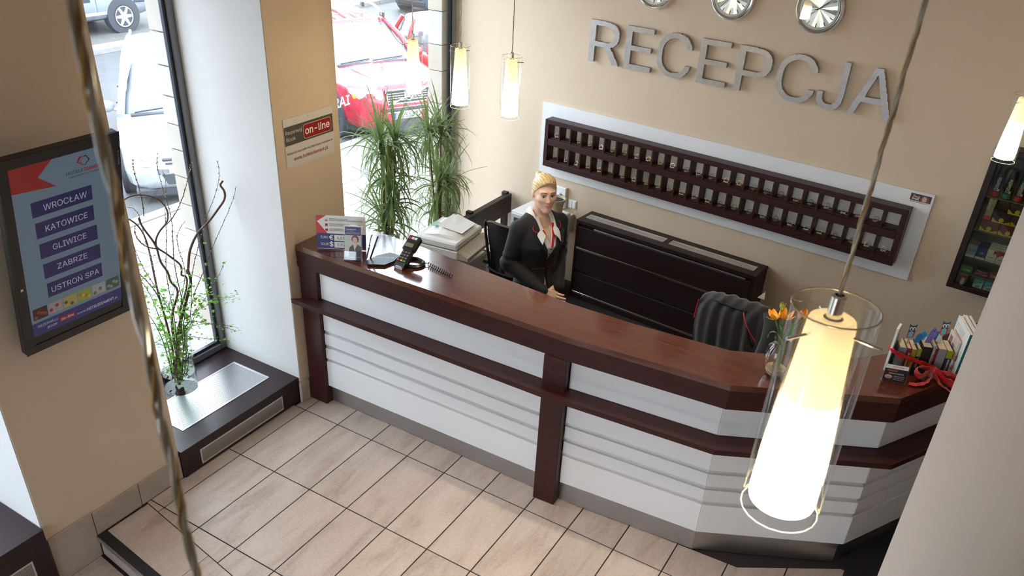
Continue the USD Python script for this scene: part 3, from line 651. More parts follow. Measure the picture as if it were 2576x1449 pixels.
# ---------------------------------------------------------------- on the counter, left end
Z = HT
dv = np.array((.86, .50, 0)); dv /= np.linalg.norm(dv)
cM = frame((.072, .178, Z + .008), dv, (-.055, .10, 1.0))
cs = thing('rate_sign', 'printed exchange rate sign in red, white and blue at the counter end', 'sign', (.22, .26, Z))
C_ = Flat(cs, cM)
M_PBLUE = mat('print_blue', (.030, .028, .16), .4); M_PRED = mat('print_bright_red', (.55, .035, .03), .4)
part(cs, 'board', X(cbox(0, .315, -.004, .218, -.004, 0, .0015), cM), M_WHITE)
part(cs, 'foot', X(cbox(0, .315, -.004, .002, -.03, .006, .002), cM), M_ACRYL)
C_.rect(0, 0, .315, .100, M_PBLUE, .0003); C_.rect(0, .100, .315, .218, M_PAPER, .0003, 'printed_area')
C_.poly([(0, .100), (.07, .100), (.006, .178), (.066, .218), (0, .218)], M_PRED, .0009, 'red_arrow')
for k, (v, l1, l2) in enumerate(((.186, 'PRZYJMUJEMY PLATNOSCI W EURO ORAZ', 'DOLARACH I TYCH BANKNOTY. RESZTA WYDAWANA JEST W PLN'), (.152, 'WE ACCEPT PAYMENTS IN EURO AND', 'USD. BILLS ARE ACCEPTED IN PLN'), (.118, 'WIR AKZEPTIEREN ZAHLUNGEN', 'WIR NEHMEN SCHEINE AN'))):
    C_.text(l1, .085, v + .008, .20 if k == 0 else .21, .0062, M_SGREY, .0010); C_.text(l2, .085, v - .002, .295 if k == 0 else .215, .0062, M_SGREY, .0010)
    fl3 = ((M_PAPER, M_PRED), (M_PBLUE, M_PRED), (M_BLACK, M_PRED))[k]
    C_.rect(.058, v + .004, .074, v + .012, fl3[0], .0012, 'flag_half'); C_.rect(.058, v - .004, .074, v + .004, fl3[1], .0012, 'flag_half')
for v, w, s, num in ((.062, 'EURO', '€', '4,1925'), (.016, 'DOLAR', '$', '3,0272')):
    C_.text(w, .026, v + .004, .074, .017, M_PAPER, .0010); C_.text(s, .080, v - .002, .106, .030, M_PAPER, .0010, True)
    C_.rect(.112, v - .010, .226, v + .030, M_LIGHTGREY, .001, 'number_frame'); C_.rect(.115, v - .006, .224, v + .026, M_PAPER, .0018, 'number_card'); C_.text(num, .130, v + .002, .205, .017, M_BLACK, .0026)
# leaflet holder
lM = frame((.325, .152, Z + .014), (.88, .47, 0), (-.10, .19, 1.0))
lh = thing('leaflet_holder', 'clear acrylic holder with a leaflet showing a smiling woman', 'leaflet holder', (.38, .19, Z))
part(lh, 'holder', cat_(X(cbox(-.004, .109, -.006, .212, -.014, -.011, .001), lM), X(cbox(-.004, .109, -.006, .05, .004, .006, .001), lM), X(cbox(-.004, -.002, -.006, .212, -.014, .006, .0005), lM), X(cbox(.107, .109, -.006, .212, -.014, .006, .0005), lM), X(cbox(-.004, .109, -.008, -.005, -.014, .006, .0005), lM)), M_ACRYL)
part(lh, 'leg', X(cbox(-.006, -.002, -.012, .0, -.014, .02, .001), lM), M_ACRYL); part(lh, 'leg', X(cbox(.107, .111, -.012, .0, -.014, .02, .001), lM), M_ACRYL)
part(lh, 'leaflet_stack', X(cbox(.001, .104, -.003, .206, -.010, -.001, .001), lM), M_PAPER)
Q = Flat(lh, lM)
M_LGREY = mat('leaflet_grey', (.55, .58, .56), .4); M_SKINP = mat('leaflet_skin', (.72, .45, .34), .4); M_HAIRP = mat('leaflet_hair', (.10, .04, .025), .4); M_SUITP = mat('leaflet_suit', (.055, .045, .05), .4)
Q.rect(.001, -.003, .104, .206, M_LGREY, -.0006, 'leaflet'); Q.rect(.003, .150, .102, .203, M_PBLUE, .0001); Q.rect(.001, -.003, .104, .010, M_PBLUE, .0001)
Q.text('Nowoczesny hotel', .009, .184, .072, .007, M_PAPER, .0006, True)
for k, (a, v) in enumerate(((.058, .175), (.095, .166), (.095, .159))): Q.text('Szanowni goście zapraszamy do nas', .009, v, a, .004, M_PAPER, .0006)
Q.poly([(.026, .012), (.030, .070), (.045, .086), (.060, .092), (.070, .070), (.082, .092), (.098, .084), (.104, .078), (.104, .012)], M_SUITP, .0001, 'printed_suit')
Q.poly([(.055, .092), (.064, .050), (.074, .092)], M_PAPER, .0006, 'printed_blouse'); Q.poly([(.060, .088), (.066, .066), (.073, .088), (.074, .105), (.059, .105)], M_SKINP, .001, 'printed_neck')
Q.poly([(.067 + .023 * math.cos(w), .126 + .024 * math.sin(w)) for w in np.linspace(0, 6.28, 20)[:-1]], M_HAIRP, .0006, 'printed_hair')
Q.poly([(.065 + .015 * math.cos(w), .119 + .020 * math.sin(w)) for w in np.linspace(0, 6.28, 20)[:-1]], M_SKINP, .0012, 'printed_face')
Q.poly([(.058, .110), (.065, .107), (.072, .110), (.065, .104)], M_PRED, .0018, 'printed_mouth'); Q.text('DIAMENT', .018, .116, .042, .005, M_LIGHTGREY, .0006)
# acrylic pen stand with pens and paper
ps = thing('pen_stand', 'black based clear acrylic stand between the leaflets and the card terminal', 'pen stand', (.52, .26, Z))
base = Polygon([(.462, .300), (.455, .205), (.495, .168), (.585, .226), (.598, .30), (.575, .39), (.50, .385)])
part(ps, 'base', prism(base, Z + .001, Z + .016), M_BLACK)
sM = frame((.452, .262, Z + .018), (.86, .5, 0), (-.02, .05, 1))
part(ps, 'acrylic_back', X(cbox(0, .150, 0, .15, -.004, 0, .001), sM), M_ACRYL);
pen0 = None
for k, (x, y) in enumerate(((.432, .232), (.452, .244))):
    a = np.array((x, y, Z + .008)); b = a + np.array((.012 + .02 * k, .050, .150))
    lab = ('left one of the two dark pens leaning in the acrylic stand', 'right one of the two dark pens leaning in the acrylic stand')[k]
    t = thing('pen', lab, 'pen', tuple(a), 'two pens in the stand')
    part(t, 'barrel', tube([a, a + (b - a) * .05, a + (b - a) * .95, b], [.002, .005, .005, .003], 10), M_BLACK)
    part(t, 'clip', tube([a + (b - a) * .62 + (.006, -.003, 0), a + (b - a) * .97 + (.006, -.003, 0)], .0014, 6), M_CHROME)
    part(t, 'grip_ring', tube([a + (b - a) * .5, a + (b - a) * .53], .0056, 10), M_CHROME)
# card terminal on a ring stand
tm = thing('card_terminal', 'black card payment terminal with coloured keys on a curved ring stand', 'card terminal', (.68, .34, Z))
part(tm, 'ring_stand', loft([np.array([(.700 + r * math.cos(a), .365 + r * .85 * math.sin(a), Z + zz) for a in np.linspace(0, 2 * math.pi, 33)[:-1]]) for r, zz in ((.078, .0), (.082, .012), (.066, .022), (.056, .012), (.055, .0), (.078, .0))], cap=False), M_BLACK)
part(tm, 'stand_arm', hull([np.array((.66, .30, Z)) + v for v in np.array([(-.03, -.02, 0), (.03, -.02, 0), (.03, .03, 0), (-.03, .03, 0), (-.01, .0, .03), (.04, .0, .03), (.05, .06, .055), (-.0, .06, .055)])]), M_BLACK)
tmM = frame((.630, .262, Z + .034), (.97, .02, 0), (.19, .81, .55))
def tb(u0, u1, v0, v1, w0, w1, c=.004): return X(cbox(u0, u1, v0, v1, w0, w1, c), tmM)
part(tm, 'body', cat_(tb(0, .084, 0, .115, -.030, 0, .012), tb(-.004, .088, .100, .215, -.034, .012, .012)), M_BLACK)
part(tm, 'front_nose', X(hull([(x, y, z) for x in (.006, .078) for y, z in ((-.022, -.026), (-.022, -.008), (.02, 0), (.02, -.03))]), tmM), M_BLACK)
part(tm, 'round_badge', X(lathe([(0, 0), (.022, 0), (.022, .0025), (0, .003)], 24), tmM @ trimesh.transformations.translation_matrix((.042, -.021, -.014)) @ rot([1, 0, 0], 1.2) @ np.diag([1.3, .75, 1, 1])), M_LIGHTGREY)
part(tm, 'screen', tb(.012, .070, .122, .150, .0125, .0140, .0005), mat('lcd_green_grey', (.18, .20, .15), .2)); part(tm, 'top_label', tb(.006, .078, .172, .205, .0125, .0135, .0005), mat('label_navy', (.04, .04, .07), .3))
for k, c in enumerate(((.6, .05, .02), (.75, .75, .78), (.75, .78, .85))): part(tm, 'card_logo', tb(.010 + k * .022, .028 + k * .022, .180, .196, .0138, .0146, .0005), mat('card_logo_%d' % k, c, .4))
M_KEYG = mat('key_grey', (.16, .15, .17), .5); KEYROW = [M_PRED, mat('key_yellow', (.75, .42, .03), .4), mat('key_green', (.02, .38, .12), .4)]
for i in range(4):
    for j in range(3):
        m_ = M_KEYG if i else KEYROW[j]
        part(tm, 'key', tb(.012 + j * .022, .028 + j * .022, .018 + i * .021, .030 + i * .021, 0, .004, .0015), m_)
helix = [(.79 + t * .035 * 2.4, .40 + .011 * math.cos(t * 30) - t * .02, Z + .013 + .011 * math.sin(t * 30)) for t in np.linspace(0, 2.6, 160)]
part(tm, 'coiled_cord', tube([(.74, .36, Z + .02)] + helix, .0022, 5), M_BLACK)

# ---------------------------------------------------------------- copier behind the counter
cp = thing('copier', 'grey and white office copier behind the counter beside the plants', 'copier', (.23, 1.46, 0))
cpM = rotz(math.radians(6), (.05, 1.235, 0))
def cb(x0, x1, y0, y1, z0, z1, c=.006): return X(cbox(x0, x1, y0, y1, z0, z1, c), cpM)
M_COPW = mat('copier_white', (.76, .77, .77), .4); M_COPG = mat('copier_beige', (.50, .44, .37), .45)
part(cp, 'base_cabinet', cb(-.01, .40, .03, .46, 0, .70, .015), M_COPG)
part(cp, 'drawer_handle', cb(.398, .404, .16, .24, .57, .63, .002), mat('handle_navy', (.03, .03, .05), .4))
part(cp, 'side_column', cb(0, .12, .02, .46, .70, .80, .004), M_LIGHTGREY)
part(cp, 'scanner_body', cb(0, .37, 0, .44, .80, .862, .005), M_LIGHTGREY)
part(cp, 'scanner_lid', cb(0, .365, .002, .43, .866, .925, .012), M_COPW)
part(cp, 'paper_feeder', X(hull([(x, y, z) for x, y, z in ((.03, .06, .92), (.03, .40, .92), (.18, .06, .95), (.16, .40, .985), (.30, .08, .945), (.30, .40, .935), (.35, .06, .92), (.35, .42, .92))]), cpM), M_COPW)
part(cp, 'paper_sheet', X(hull([(x, y, z) for x, y in ((.12, .14), (.33, .15), (.33, .38), (.12, .40)) for z in (.978 - .14 * (x - .12), .980 - .14 * (x - .12))]), cpM), M_PAPER)
part(cp, 'green_tab', cb(.05, .10, .16, .24, .955, .962, .001), mat('pale_green_tab', (.35, .62, .48), .5))
part(cp, 'control_panel', X(hull([(x, y, z) for y in (.01, .44) for x, z in ((.365, .80), (.365, .862), (.455, .80), (.455, .826))]), cpM), M_COPG)
pM = cpM @ frame((.368, .03, .8605), (0, 1, 0), (.09, 0, -.036)) 
for k in range(5):
    for j in range(6): part(cp, 'button', X(cbox(.015 + j * .058, .034 + j * .058, .012 + k * .015, .020 + k * .015, -.0005, .0015, .0008), pM), M_LIGHTGREY) if not (j in (3, 4) and k < 4) else None
part(cp, 'panel_display', X(cbox(.185, .30, .010, .068, -.0005, .0012, .0008), pM), mat('copier_display', (.45, .47, .47), .2))
# ---------------------------------------------------------------- office chairs
M_MESH = usdkit.material(stage, '/World/Looks/chair_mesh', {'g': ('geometry', {}), 's': ('separate_xyz', {}), 'a': ('math', {'math_type': 'multiply', 'value2': 260.}), 'b': ('math', {'math_type': 'pingpong', 'value2': .5}), 'c': ('math', {'math_type': 'less_than', 'value2': .16}),
      'p': ('principled_bsdf', {'base_color': (.012, .012, .013), 'roughness': .6}), 't': ('transparent_bsdf', {}), 'm': ('mix_closure', {})},
      [('g.position', 's.vector'), ('s.z', 'a.value1'), ('a.value', 'b.value1'), ('b.value', 'c.value1'), ('c.value', 'm.fac'), ('p.BSDF', 'm.closure1'), ('t.BSDF', 'm.closure2')], surface='m.closure')
M_CHAIR = mat('chair_black', (.014, .014, .015), .45)
def office_chair(name, label, loc, rz, top):
    """Seen from its back: local +y is the side one sits on."""
    t = thing(name, label, 'chair', loc)
    M = rotz(math.radians(rz), loc)
    A = lambda m: X(m, M)
    def shell(z0, z1, w0, w1, th, bow):
        r = []
        for z in np.linspace(z0, z1, 9):
            f = (z - z0) / (z1 - z0); w = w0 + (w1 - w0) * f
            if f > .8: w -= .10 * ((f - .8) / .2) ** 2.2
            xs = np.linspace(-w, w, 13); y = -.10 * f - bow * (xs / w0) ** 2 * -1 + .03 * math.sin(3.14 * f)
            r.append(np.r_[np.c_[xs, y, np.full(13, z)], np.c_[xs[::-1], y[::-1] + th, np.full(13, z)]])
        return loft(r)
    part(t, 'mesh_panel', A(shell(.52, top - .03, .20, .205, .006, .05)), M_MESH)
    part(t, 'head_pad', A(move(shell(top - .30, top, .205, .20, .035, .05), (0, -.02, 0))), M_CHAIR)
    part(t, 'lower_pad', A(shell(.56, .72, .19, .20, .02, .05)), M_CHAIR)
    for s in (-1, 1):
        part(t, 'back_stile', A(tube(spline([(s * .20, .07, .50), (s * .217, .05, .70), (s * .217, -.01, .95), (s * .200, -.05, top - .03)], 16), .012, 8)), mat('stile_black', (.02, .02, .025), .2, coat=.5) if 'stile_black' not in MATS else MATS['stile_black'])
        part(t, 'armrest', A(cat_(tube(spline([(s * .25, .28, .46), (s * .27, .28, .62), (s * .27, .22, .665), (s * .27, .10, .67)], 14), .016, 8), cbox(s * .27 - .03, s * .27 + .03, .06, .34, .665, .695, .012))), M_CHAIR)
    part(t, 'seat', A(cbox(-.24, .24, .05, .50, .43, .51, .03)), M_CHAIR)
    part(t, 'gas_column', A(lathe([(0, .09), (.03, .09), (.03, .3), (.02, .3), (.02, .43), (0, .43)], 16, (0, .27, 0))), M_CHAIR)
    for k in range(5):
        a = k * 2 * math.pi / 5 + .3; c, s = math.cos(a), math.sin(a)
        part(t, 'base_arm', A(tube([(0, .27, .11), (.28 * c, .27 + .28 * s, .07)], [.026, .016], 8)), M_CHAIR)
        part(t, 'castor', A(X(lathe([(0, -.02), (.028, -.02), (.03, 0), (.028, .02), (0, .02)], 14), trimesh.transformations.translation_matrix((.28 * c, .27 + .28 * s, .031)) @ rot([c, s, 0], 0) @ rot([1, 0, 0], math.pi / 2))), M_CHAIR)
    return t
office_chair('office_chair', 'black mesh office chair behind the receptionist, beside the copier', (.74, 1.50, 0), -4, 1.12)
office_chair('office_chair', 'black mesh office chair with a jacket over its back, behind the counter', (2.55, 1.20, 0), -6, 1.17)
M_CLOTH = mat('dark_jacket_cloth', (.010, .010, .014), .8, sheen=.3, bump=(500, .0005)); M_PIPING = mat('red_piping', (.55, .015, .03), .5)
jk = thing('draped_jacket', 'dark uniform jacket with red piping hung over the chair back', 'jacket', (2.57, 1.2, .6))
def drape():
    """A folded cloth over the chair back: a sheet whose two flaps hang in front and behind, with thickness."""
    rows = []
    U = np.linspace(0, 1, 41); prof = [(-.13, .60), (-.155, .78), (-.165, .95), (-.155, 1.10), (-.13, 1.185), (-.085, 1.215), (-.03, 1.19), (.0, 1.08), (.02, .92), (.03, .74)]
    pr = spline([(0, a, b) for a, b in prof], 34)[:, 1:]
    for k, (y, z) in enumerate(pr):
        f = k / 33
        w = .235 + .02 * math.sin(f * 5); x = -w + 2 * w * U
        top = np.exp(-((f - .5) / .22) ** 2)
        x = x + .05 * (1 - top) * (.6 - f)
        fold = .014 * np.sin(U * 23 + 2.3 * f) * (1 - top * .7) + .010 * np.sin(U * 41 + 1.3)
        zz = z - .055 * (np.abs(U - .52) * 2) ** 3 * top - .02 * np.sin(U * 9) * (1 - top) + .012 * np.exp(-((U - .8) / .1) ** 2) * top
        yy = y + (fold if f < .5 else -fold) * 1.0 + .05 * (2 * U - 1) ** 2 * -1 * -.6
        rows.append(np.c_[x, yy, zz])
    o = np.array(rows); n = np.gradient(o, axis=0); n2 = np.gradient(o, axis=1); nn = np.cross(n, n2); nn /= np.linalg.norm(nn, axis=2)[..., None]
    inn = o + nn * .010
    ring_ = np.concatenate([o, inn[:, ::-1]], 1)
    return loft(ring_), o
dm, dro = drape(); JM = rotz(math.radians(-6), (2.575, 1.225, -.005))
part(jk, 'cloth', X(dm, JM), M_CLOTH, smooth=60)
part(jk, 'collar_piping', X(tube(spline([dro[16, 24] + (0, -.004, .006), dro[14, 28] + (0, -.006, .004), dro[12, 32] + (0, -.008, .0), dro[10, 36] + (0, -.008, 0)], 14), .0032, 6), JM), M_PIPING)
part(jk, 'sleeve_piping', X(tube([dro[17, 0] + (-.004, .0, .004), dro[15, 0] + (-.004, -.006, .0), dro[13, 0] + (-.004, -.006, 0)], .0032, 6), JM), M_PIPING)
sl = spline([(.20, -.08, 1.19), (.235, -.13, 1.10), (.225, -.17, .92), (.20, -.18, .72)], 18)
part(jk, 'sleeve', X(tube(sl, np.linspace(.055, .042, 18), 14), JM), M_CLOTH, smooth=60)
part(jk, 'hanger_tip', X(hull([(.06, .03, 1.20), (.10, .03, 1.255), (.105, .03, 1.20), (.06, .036, 1.20), (.10, .036, 1.255), (.105, .036, 1.20)]), JM), M_COPG)
# ---------------------------------------------------------------- white cabinet with a pot, under the intercom
wc = thing('small_cabinet', 'small white cabinet with a teal glass front in the corner behind the receptionist', 'cabinet', tuple(wpt(.08, .28, 0)))
part(wc, 'body', wbox(-.128, .30, .12, .44, 0, .73, .008), M_WHITE); part(wc, 'door_frame', wbox(-.118, .29, .44, .452, .38, .71, .003), M_LIGHTGREY)
part(wc, 'glass_front', wbox(-.085, .255, .452, .455, .42, .68, .001), mat('teal_glass', (.04, .13, .15), .1))
pt = thing('flower_pot', 'cream flower pot with dark soil on the small white cabinet', 'flower pot', tuple(wpt(.235, .29, .731)))
part(pt, 'pot', move(lathe([(0, 0), (.062, 0), (.078, .14), (.088, .142), (.088, .165), (.080, .165), (.074, .142), (0, .142)], 32), wpt(.235, .29, .731)), mat('cream_ceramic', (.62, .54, .38), .4))
part(pt, 'soil', move(lathe([(0, .150), (.04, .152), (.076, .146), (.07, .12), (0, .12)], 20), wpt(.235, .29, .731)), mat('soil', (.05, .04, .035), .9, bump=(120, .004)))
# ---------------------------------------------------------------- flowers, books and leaflets at the right end
vs = thing('flower_vase', 'bulbous clear vase of orange flowers on the counter, half hidden by the big lamp', 'vase', (2.965, .43, Z))
vo = np.array((2.965, .43, Z))
part(vs, 'glass_bowl', move(lathe([(0, .002), (.035, .002), (.045, .006), (.066, .05), (.074, .10), (.066, .15), (.044, .185), (.036, .20), (.044, .215), (.042, .215), (.034, .20), (.042, .184), (.063, .15), (.071, .10), (.063, .05), (.042, .009), (0, .008)], 40), vo), M_CLEAR)
part(vs, 'pebbles', move(lathe([(0, .010), (.044, .012), (.052, .03), (.05, .045), (0, .05)], 20), vo), mat('sand_pebbles', (.55, .45, .28), .8, noise=(120, (.3, .22, .12), 2, (1, 1, 1)), bump=(150, .006)))
M_STEM = mat('flower_stem', (.12, .26, .05), .5); M_LEAFG = mat('tulip_leaf', (.12, .30, .10), .45); M_ORANGE = mat('orange_petal', (.85, .30, .015), .5, noise=(40, (.9, .48, .03), 2, (1, 1, 1))); M_BUD = mat('green_bud', (.45, .48, .08), .5); M_PINKP = mat('salmon_petal', (.75, .33, .22), .5)
def petal(L, w):
    p = []
    for f in np.linspace(0, 1, 7):
        a = w * math.sin(math.pi * (.12 + .83 * f)) ** .8; y = .006 + .45 * L * math.sin(f * 1.7) * .55; z = L * f
        p.append([(-a, y, z), (0, y + .25 * a, z), (a, y, z), (0, y + .25 * a - .0012, z)])
    return loft(np.array(p))
for k, (tx, ty, tz, kind, sc) in enumerate(((2.905, .42, 1.525, 0, 1.0), (2.950, .415, 1.545, 0, 1.0), (2.925, .425, 1.580, 1, .7), (3.01, .45, 1.55, 2, .8), (3.04, .43, 1.57, 0, .8))):
    tip = np.array((tx, ty, tz)); mid = (vo + (0, 0, .19)) * .5 + tip * .5 + (rng.uniform(-.01, .01), 0, 0)
    stp = spline([vo + (rng.uniform(-.02, .02), rng.uniform(-.02, .02), .03), vo + (.005 * k - .01, 0, .20), mid, tip], 14)
    part(vs, 'stem', tube(stp, .0028, 6), M_STEM)
    d = stp[-1] - stp[-3]; d /= np.linalg.norm(d)
    Mf = frame(tip - d * .004, np.cross(d, (0, 1, .1)), (0, 1, .1)); Mf[:3, 2] = d; Mf[:3, 1] = np.cross(d, Mf[:3, 0])
    Mf[:3, :3] *= sc
    fm = [X(petal(.055, .015 if kind != 1 else .012), Mf @ rot([0, 0, 1], a) @ rot([1, 0, 0], t0)) for a, t0 in [(i * 2 * math.pi / 6 + .4 * (i % 2), (-.30 - .3 * (i % 2)) if kind == 0 else -.02) for i in range(6)]]
    part(vs, 'blossom', cat_(*fm), (M_ORANGE, M_BUD, M_PINKP)[kind])
def strap_leaf(pts, w, th=.0012):
    r = []
    pts = spline(pts, 14)
    for i, p in enumerate(pts):
        f = i / 13; a = w * math.sin(math.pi * (.1 + .88 * f)); t = pts[min(i + 1, 13)] - pts[max(i - 1, 0)]; s = np.cross(t, (0, .3, 1)); s /= np.linalg.norm(s) + 1e-9; n = np.cross(s, t); n /= np.linalg.norm(n)
        r.append([p - s * a, p + n * (.25 * a), p + s * a, p + n * (.25 * a - th)])
    return loft(np.array(r))
for pts in ([(2.955, .42, 1.38), (2.945, .41, 1.44), (2.915, .40, 1.46), (2.895, .39, 1.42)], [(2.96, .43, 1.38), (2.955, .42, 1.46), (2.94, .41, 1.50), (2.955, .41, 1.47)], [(2.97, .43, 1.38), (2.99, .43, 1.46), (2.985, .43, 1.52)], [(2.96, .42, 1.38), (2.95, .40, 1.40), (2.93, .39, 1.405), (2.91, .38, 1.39)]):
    part(vs, 'leaf', strap_leaf([np.array(p) for p in pts], .018), M_LEAFG)
BD = np.array((.945, .327, 0)); BN = np.array((.327, -.945, 0))      # along the row of books; towards the guests
BO = np.array((3.449, .815, Z))
def bk(u0, u1, d0, d1, z0, z1, c=.002):
    M = np.eye(4); M[:3, 0] = BD; M[:3, 1] = -BN; M[:3, 3] = BO; return X(cbox(u0, u1, d0, d1, z0, z1, c), M)
def bframe(u, d, z): return frame(BO + BD * u - BN * d + (0, 0, z), BD, (0, 0, 1))
# letter-shaped bookend, lettered side to the left
be = thing('letter_bookend', 'white letter B bookend with two window-like cut-outs at the left of the books', 'bookend', tuple(BO))
Bo = unary_union([sbox(0, 0, .05, .25), Polygon([(0, .0), (.07, .0)] + [(.07 + .062 * math.cos(a), .062 + .062 * math.sin(a)) for a in np.linspace(-1.57, 1.57, 14)] + [(0, .124)]), Polygon([(0, .118), (.06, .118)] + [(.06 + .066 * math.cos(a), .184 + .066 * math.sin(a)) for a in np.linspace(-1.57, 1.57, 14)] + [(0, .25)])])
Bo = Bo.difference(sbox(.035, .03, .088, .095)).difference(sbox(.032, .15, .080, .215))
bM = frame(BO + BD * -.005 - BN * -.002, -BN + BD * .42, (0, 0, 1))
part(be, 'letter', X(move(prism(Bo, 0, .012), (0, 0, -.012)), bM), M_WHITE)
part(be, 'cut_out_pane', X(move(cat_(box(.033, .090, .028, .097, -.006, -.004), box(.030, .082, .148, .217, -.006, -.004)), (0, 0, 0)), bM), mat('cutout_blue_grey', (.45, .55, .62), .3))
M_CREAM = mat('book_pages', (.62, .52, .36), .8)
def book(u, w, h, dep, col, label, spine=None, sc=(.7, .7, .7), band=None):
    t = thing('book', label, 'book', tuple(BO + BD * (u + w / 2) - BN * dep / 2))
    m = mat('book_cover_%d' % len(MATS), col, .45)
    part(t, 'cover', cat_(bk(u, u + .002, 0, dep, 0, h, .0008), bk(u + w - .002, u + w, 0, dep, 0, h, .0008), bk(u, u + w, -.001, .0015, 0, h, .0006)), m)
    part(t, 'pages', bk(u + .002, u + w - .002, .002, dep - .004, .002, h - .003, .0006), M_CREAM)
    if band: part(t, 'spine_band', bk(u, u + w, -.0016, 0, h - band[1], h, .0003), mat('book_band_%d' % len(MATS), band[0], .45))
    if spine:
        F_ = Flat(t, bframe(u + w / 2, -.0018, 0))
        F_.text(spine, 0, -.004, min(h * .55, .012 * len(spine)), .010, mat('spine_ink_%d' % len(MATS), sc, .5), 0, True, rotm=np.array([[0, -1, 0, .004], [1, 0, 0, h * .28], [0, 0, 1, 0], [0, 0, 0, 1.]]))
    return t
book(.030, .034, .150, .11, (.20, .20, .22), 'thick grey paperback next to the white letter B', None)
book(.066, .022, .150, .11, (.16, .015, .02), 'dark red paperback third along from the letter B', 'WROCLAW', (.8, .65, .5))
book(.090, .024, .148, .11, (.34, .22, .03), 'ochre yellow paperback in the row of books', 'POLAND', (.62, .52, .12))
book(.116, .020, .155, .11, (.02, .025, .04), 'dark paperback with a green top band left of the black album', 'Album', (.4, .4, .5), ((.24, .28, .03), .045))
book(.138, .046, .172, .12, (.012, .012, .012), 'thick black album in the middle of the row of books', None)
book(.186, .012, .185, .12, (.42, .34, .34), 'thin pinkish book right of the black album', 'SILESIA', (.3, .05, .05)); book(.200, .010, .170, .12, (.14, .015, .02), 'thin dark red book beside the pinkish one', None)
book(.212, .040, .172, .12, (.27, .25, .27), 'thick grey book with cream pages, right half of the row', None)
book(.254, .030, .168, .12, (.015, .03, .06), 'navy book with an olive green top band', 'Warsaw', (.5, .5, .5), ((.30, .32, .02), .045))
pic = book(.288, .014, .225, .14, (.62, .58, .56), 'slim white picture book with food photographs on the cover', 'KUCHNIA', (.3, .06, .08))
big = thing('book', 'large white book with a round turquoise picture, tallest in front', 'book', tuple(BO + BD * .315 - BN * .08))
part(big, 'cover', bk(.306, .309, -.05, .16, 0, .300, .001), mat('book_white', (.70, .70, .66), .4)); part(big, 'spine', bk(.306, .326, -.052, -.049, 0, .300, .0008), mat('book_teal', (.01, .13, .13), .4)); part(big, 'pages', bk(.309, .324, -.049, .155, .002, .298, .001), M_PAPER)
bf = Flat(big, frame(BO + BD * .3058 - BN * .16, BN, (0, 0, 1)))
bf.poly([(.135 + .034 * math.cos(a), .135 + .036 * math.sin(a)) for a in np.linspace(0, 6.28, 25)[:-1]], mat('cover_turquoise', (.02, .30, .32), .4), .0002, 'round_picture')
bf.poly([(.128, .122), (.15, .116), (.142, .152), (.132, .150)], M_PAPER, .0008, 'printed_goose'); bf.poly([(.110, .112), (.148, .106), (.150, .122), (.118, .126)], mat('cover_orange', (.6, .3, .05), .4), .001, 'printed_boat')
for k in range(7): bf.text('opowieść o śląskiej kuchni i domu', .02, .268 - k * .014, .15 - .01 * (k % 3), .006, M_LIGHTGREY if k not in (3, 4) else M_PINKP, .0006)
for k, lab in enumerate(('second tall white book behind the turquoise picture', 'third tall white book, last of the tall ones')):
    u = .330 + .020 * k
    t = thing('book', lab, 'book', tuple(BO + BD * (u + .008) - BN * .1))
    part(t, 'cover', cat_(bk(u, u + .002, -.04, .17, 0, .302, .0008), bk(u + .014, u + .016, -.04, .17, 0, .302, .0008), bk(u, u + .016, -.042, -.039, 0, .302, .0006)), (M_LIGHTGREY, M_COPG)[k]); part(t, 'pages', bk(u + .002, u + .014, -.038, .166, .002, .300, .0008), M_PAPER)
be2 = thing('letter_bookend', 'dark letter bookend at the far right end of the books, beside the column', 'bookend', tuple(BO + BD * .40))
part(be2, 'letter', X(move(prism(Bo, 0, .02), (0, 0, -.012)), frame(BO + BD * .385 - BN * .16, BN + BD * .3, (0, 0, 1))), M_BLACK)
fd = np.linspace(0, 6.28, 18)[:-1]
fqM = frame(BO + BD * .30 - BN * .02, BD, (0, 0, 1))
for k in range(3): part(pic, 'cover_photo', X(cbox(.02 + .05 * k, .055 + .05 * k, .165 - .02 * k, .205 - .02 * k, .0, .0006, .0002), frame(BO + BD * .2875 - BN * .14, BN, (0, 0, 1))), mat('food_photo_%d' % k, ((.30, .12, .10), (.20, .18, .16), (.42, .20, .06))[k], .4))
# bookmarks standing among the books
def owl(u, d, z, label):
    t = thing('bookmark', label, 'bookmark', tuple(BO + BD * u - BN * d + (0, 0, z)))
    M = frame(BO + BD * (u - .018) - BN * d + (0, 0, z), BD + BN * -.25, (0, 0, 1)); f_ = Flat(t, M)
    body = [(.004, 0), (.032, 0), (.037, .03), (.036, .058), (.040, .078), (.026, .070), (.012, .070), (-.002, .080), (.001, .055), (0, .025)]
    f_.poly(body, mat('owl_navy', (.03, .07, .22), .4) if 'owl_navy' not in MATS else MATS['owl_navy'], 0, 'card', .0015)
    g_ = lambda n, c: MATS.get(n) or mat(n, c, .4)
    f_.poly([(.006, .003), (.030, .003), (.031, .03), (.018, .042), (.005, .03)], g_('owl_teal', (.25, .60, .62)), .0018, 'printed_belly')
    for x in (.011, .027):
        f_.poly([(x + .0095 * math.cos(a), .053 + .0105 * math.sin(a)) for a in fd], M_PAPER, .0018, 'printed_eye'); f_.poly([(x + .001 + .0035 * math.cos(a), .051 + .006 * math.sin(a)) for a in fd], M_BLACK, .0024, 'printed_pupil')
    f_.poly([(-.001, .004), (.006, .0), (.005, .032), (-.001, .036)], g_('owl_pink', (.72, .06, .14)), .0018, 'printed_wing'); f_.poly([(.032, .002), (.038, .006), (.038, .04), (.033, .034)], g_('owl_pink', (.72, .06, .14)), .0018, 'printed_wing')
    part(t, 'peg', X(cbox(.012, .024, -.075, .004, -.0012, .0002, .0005), M), M_CREAM)
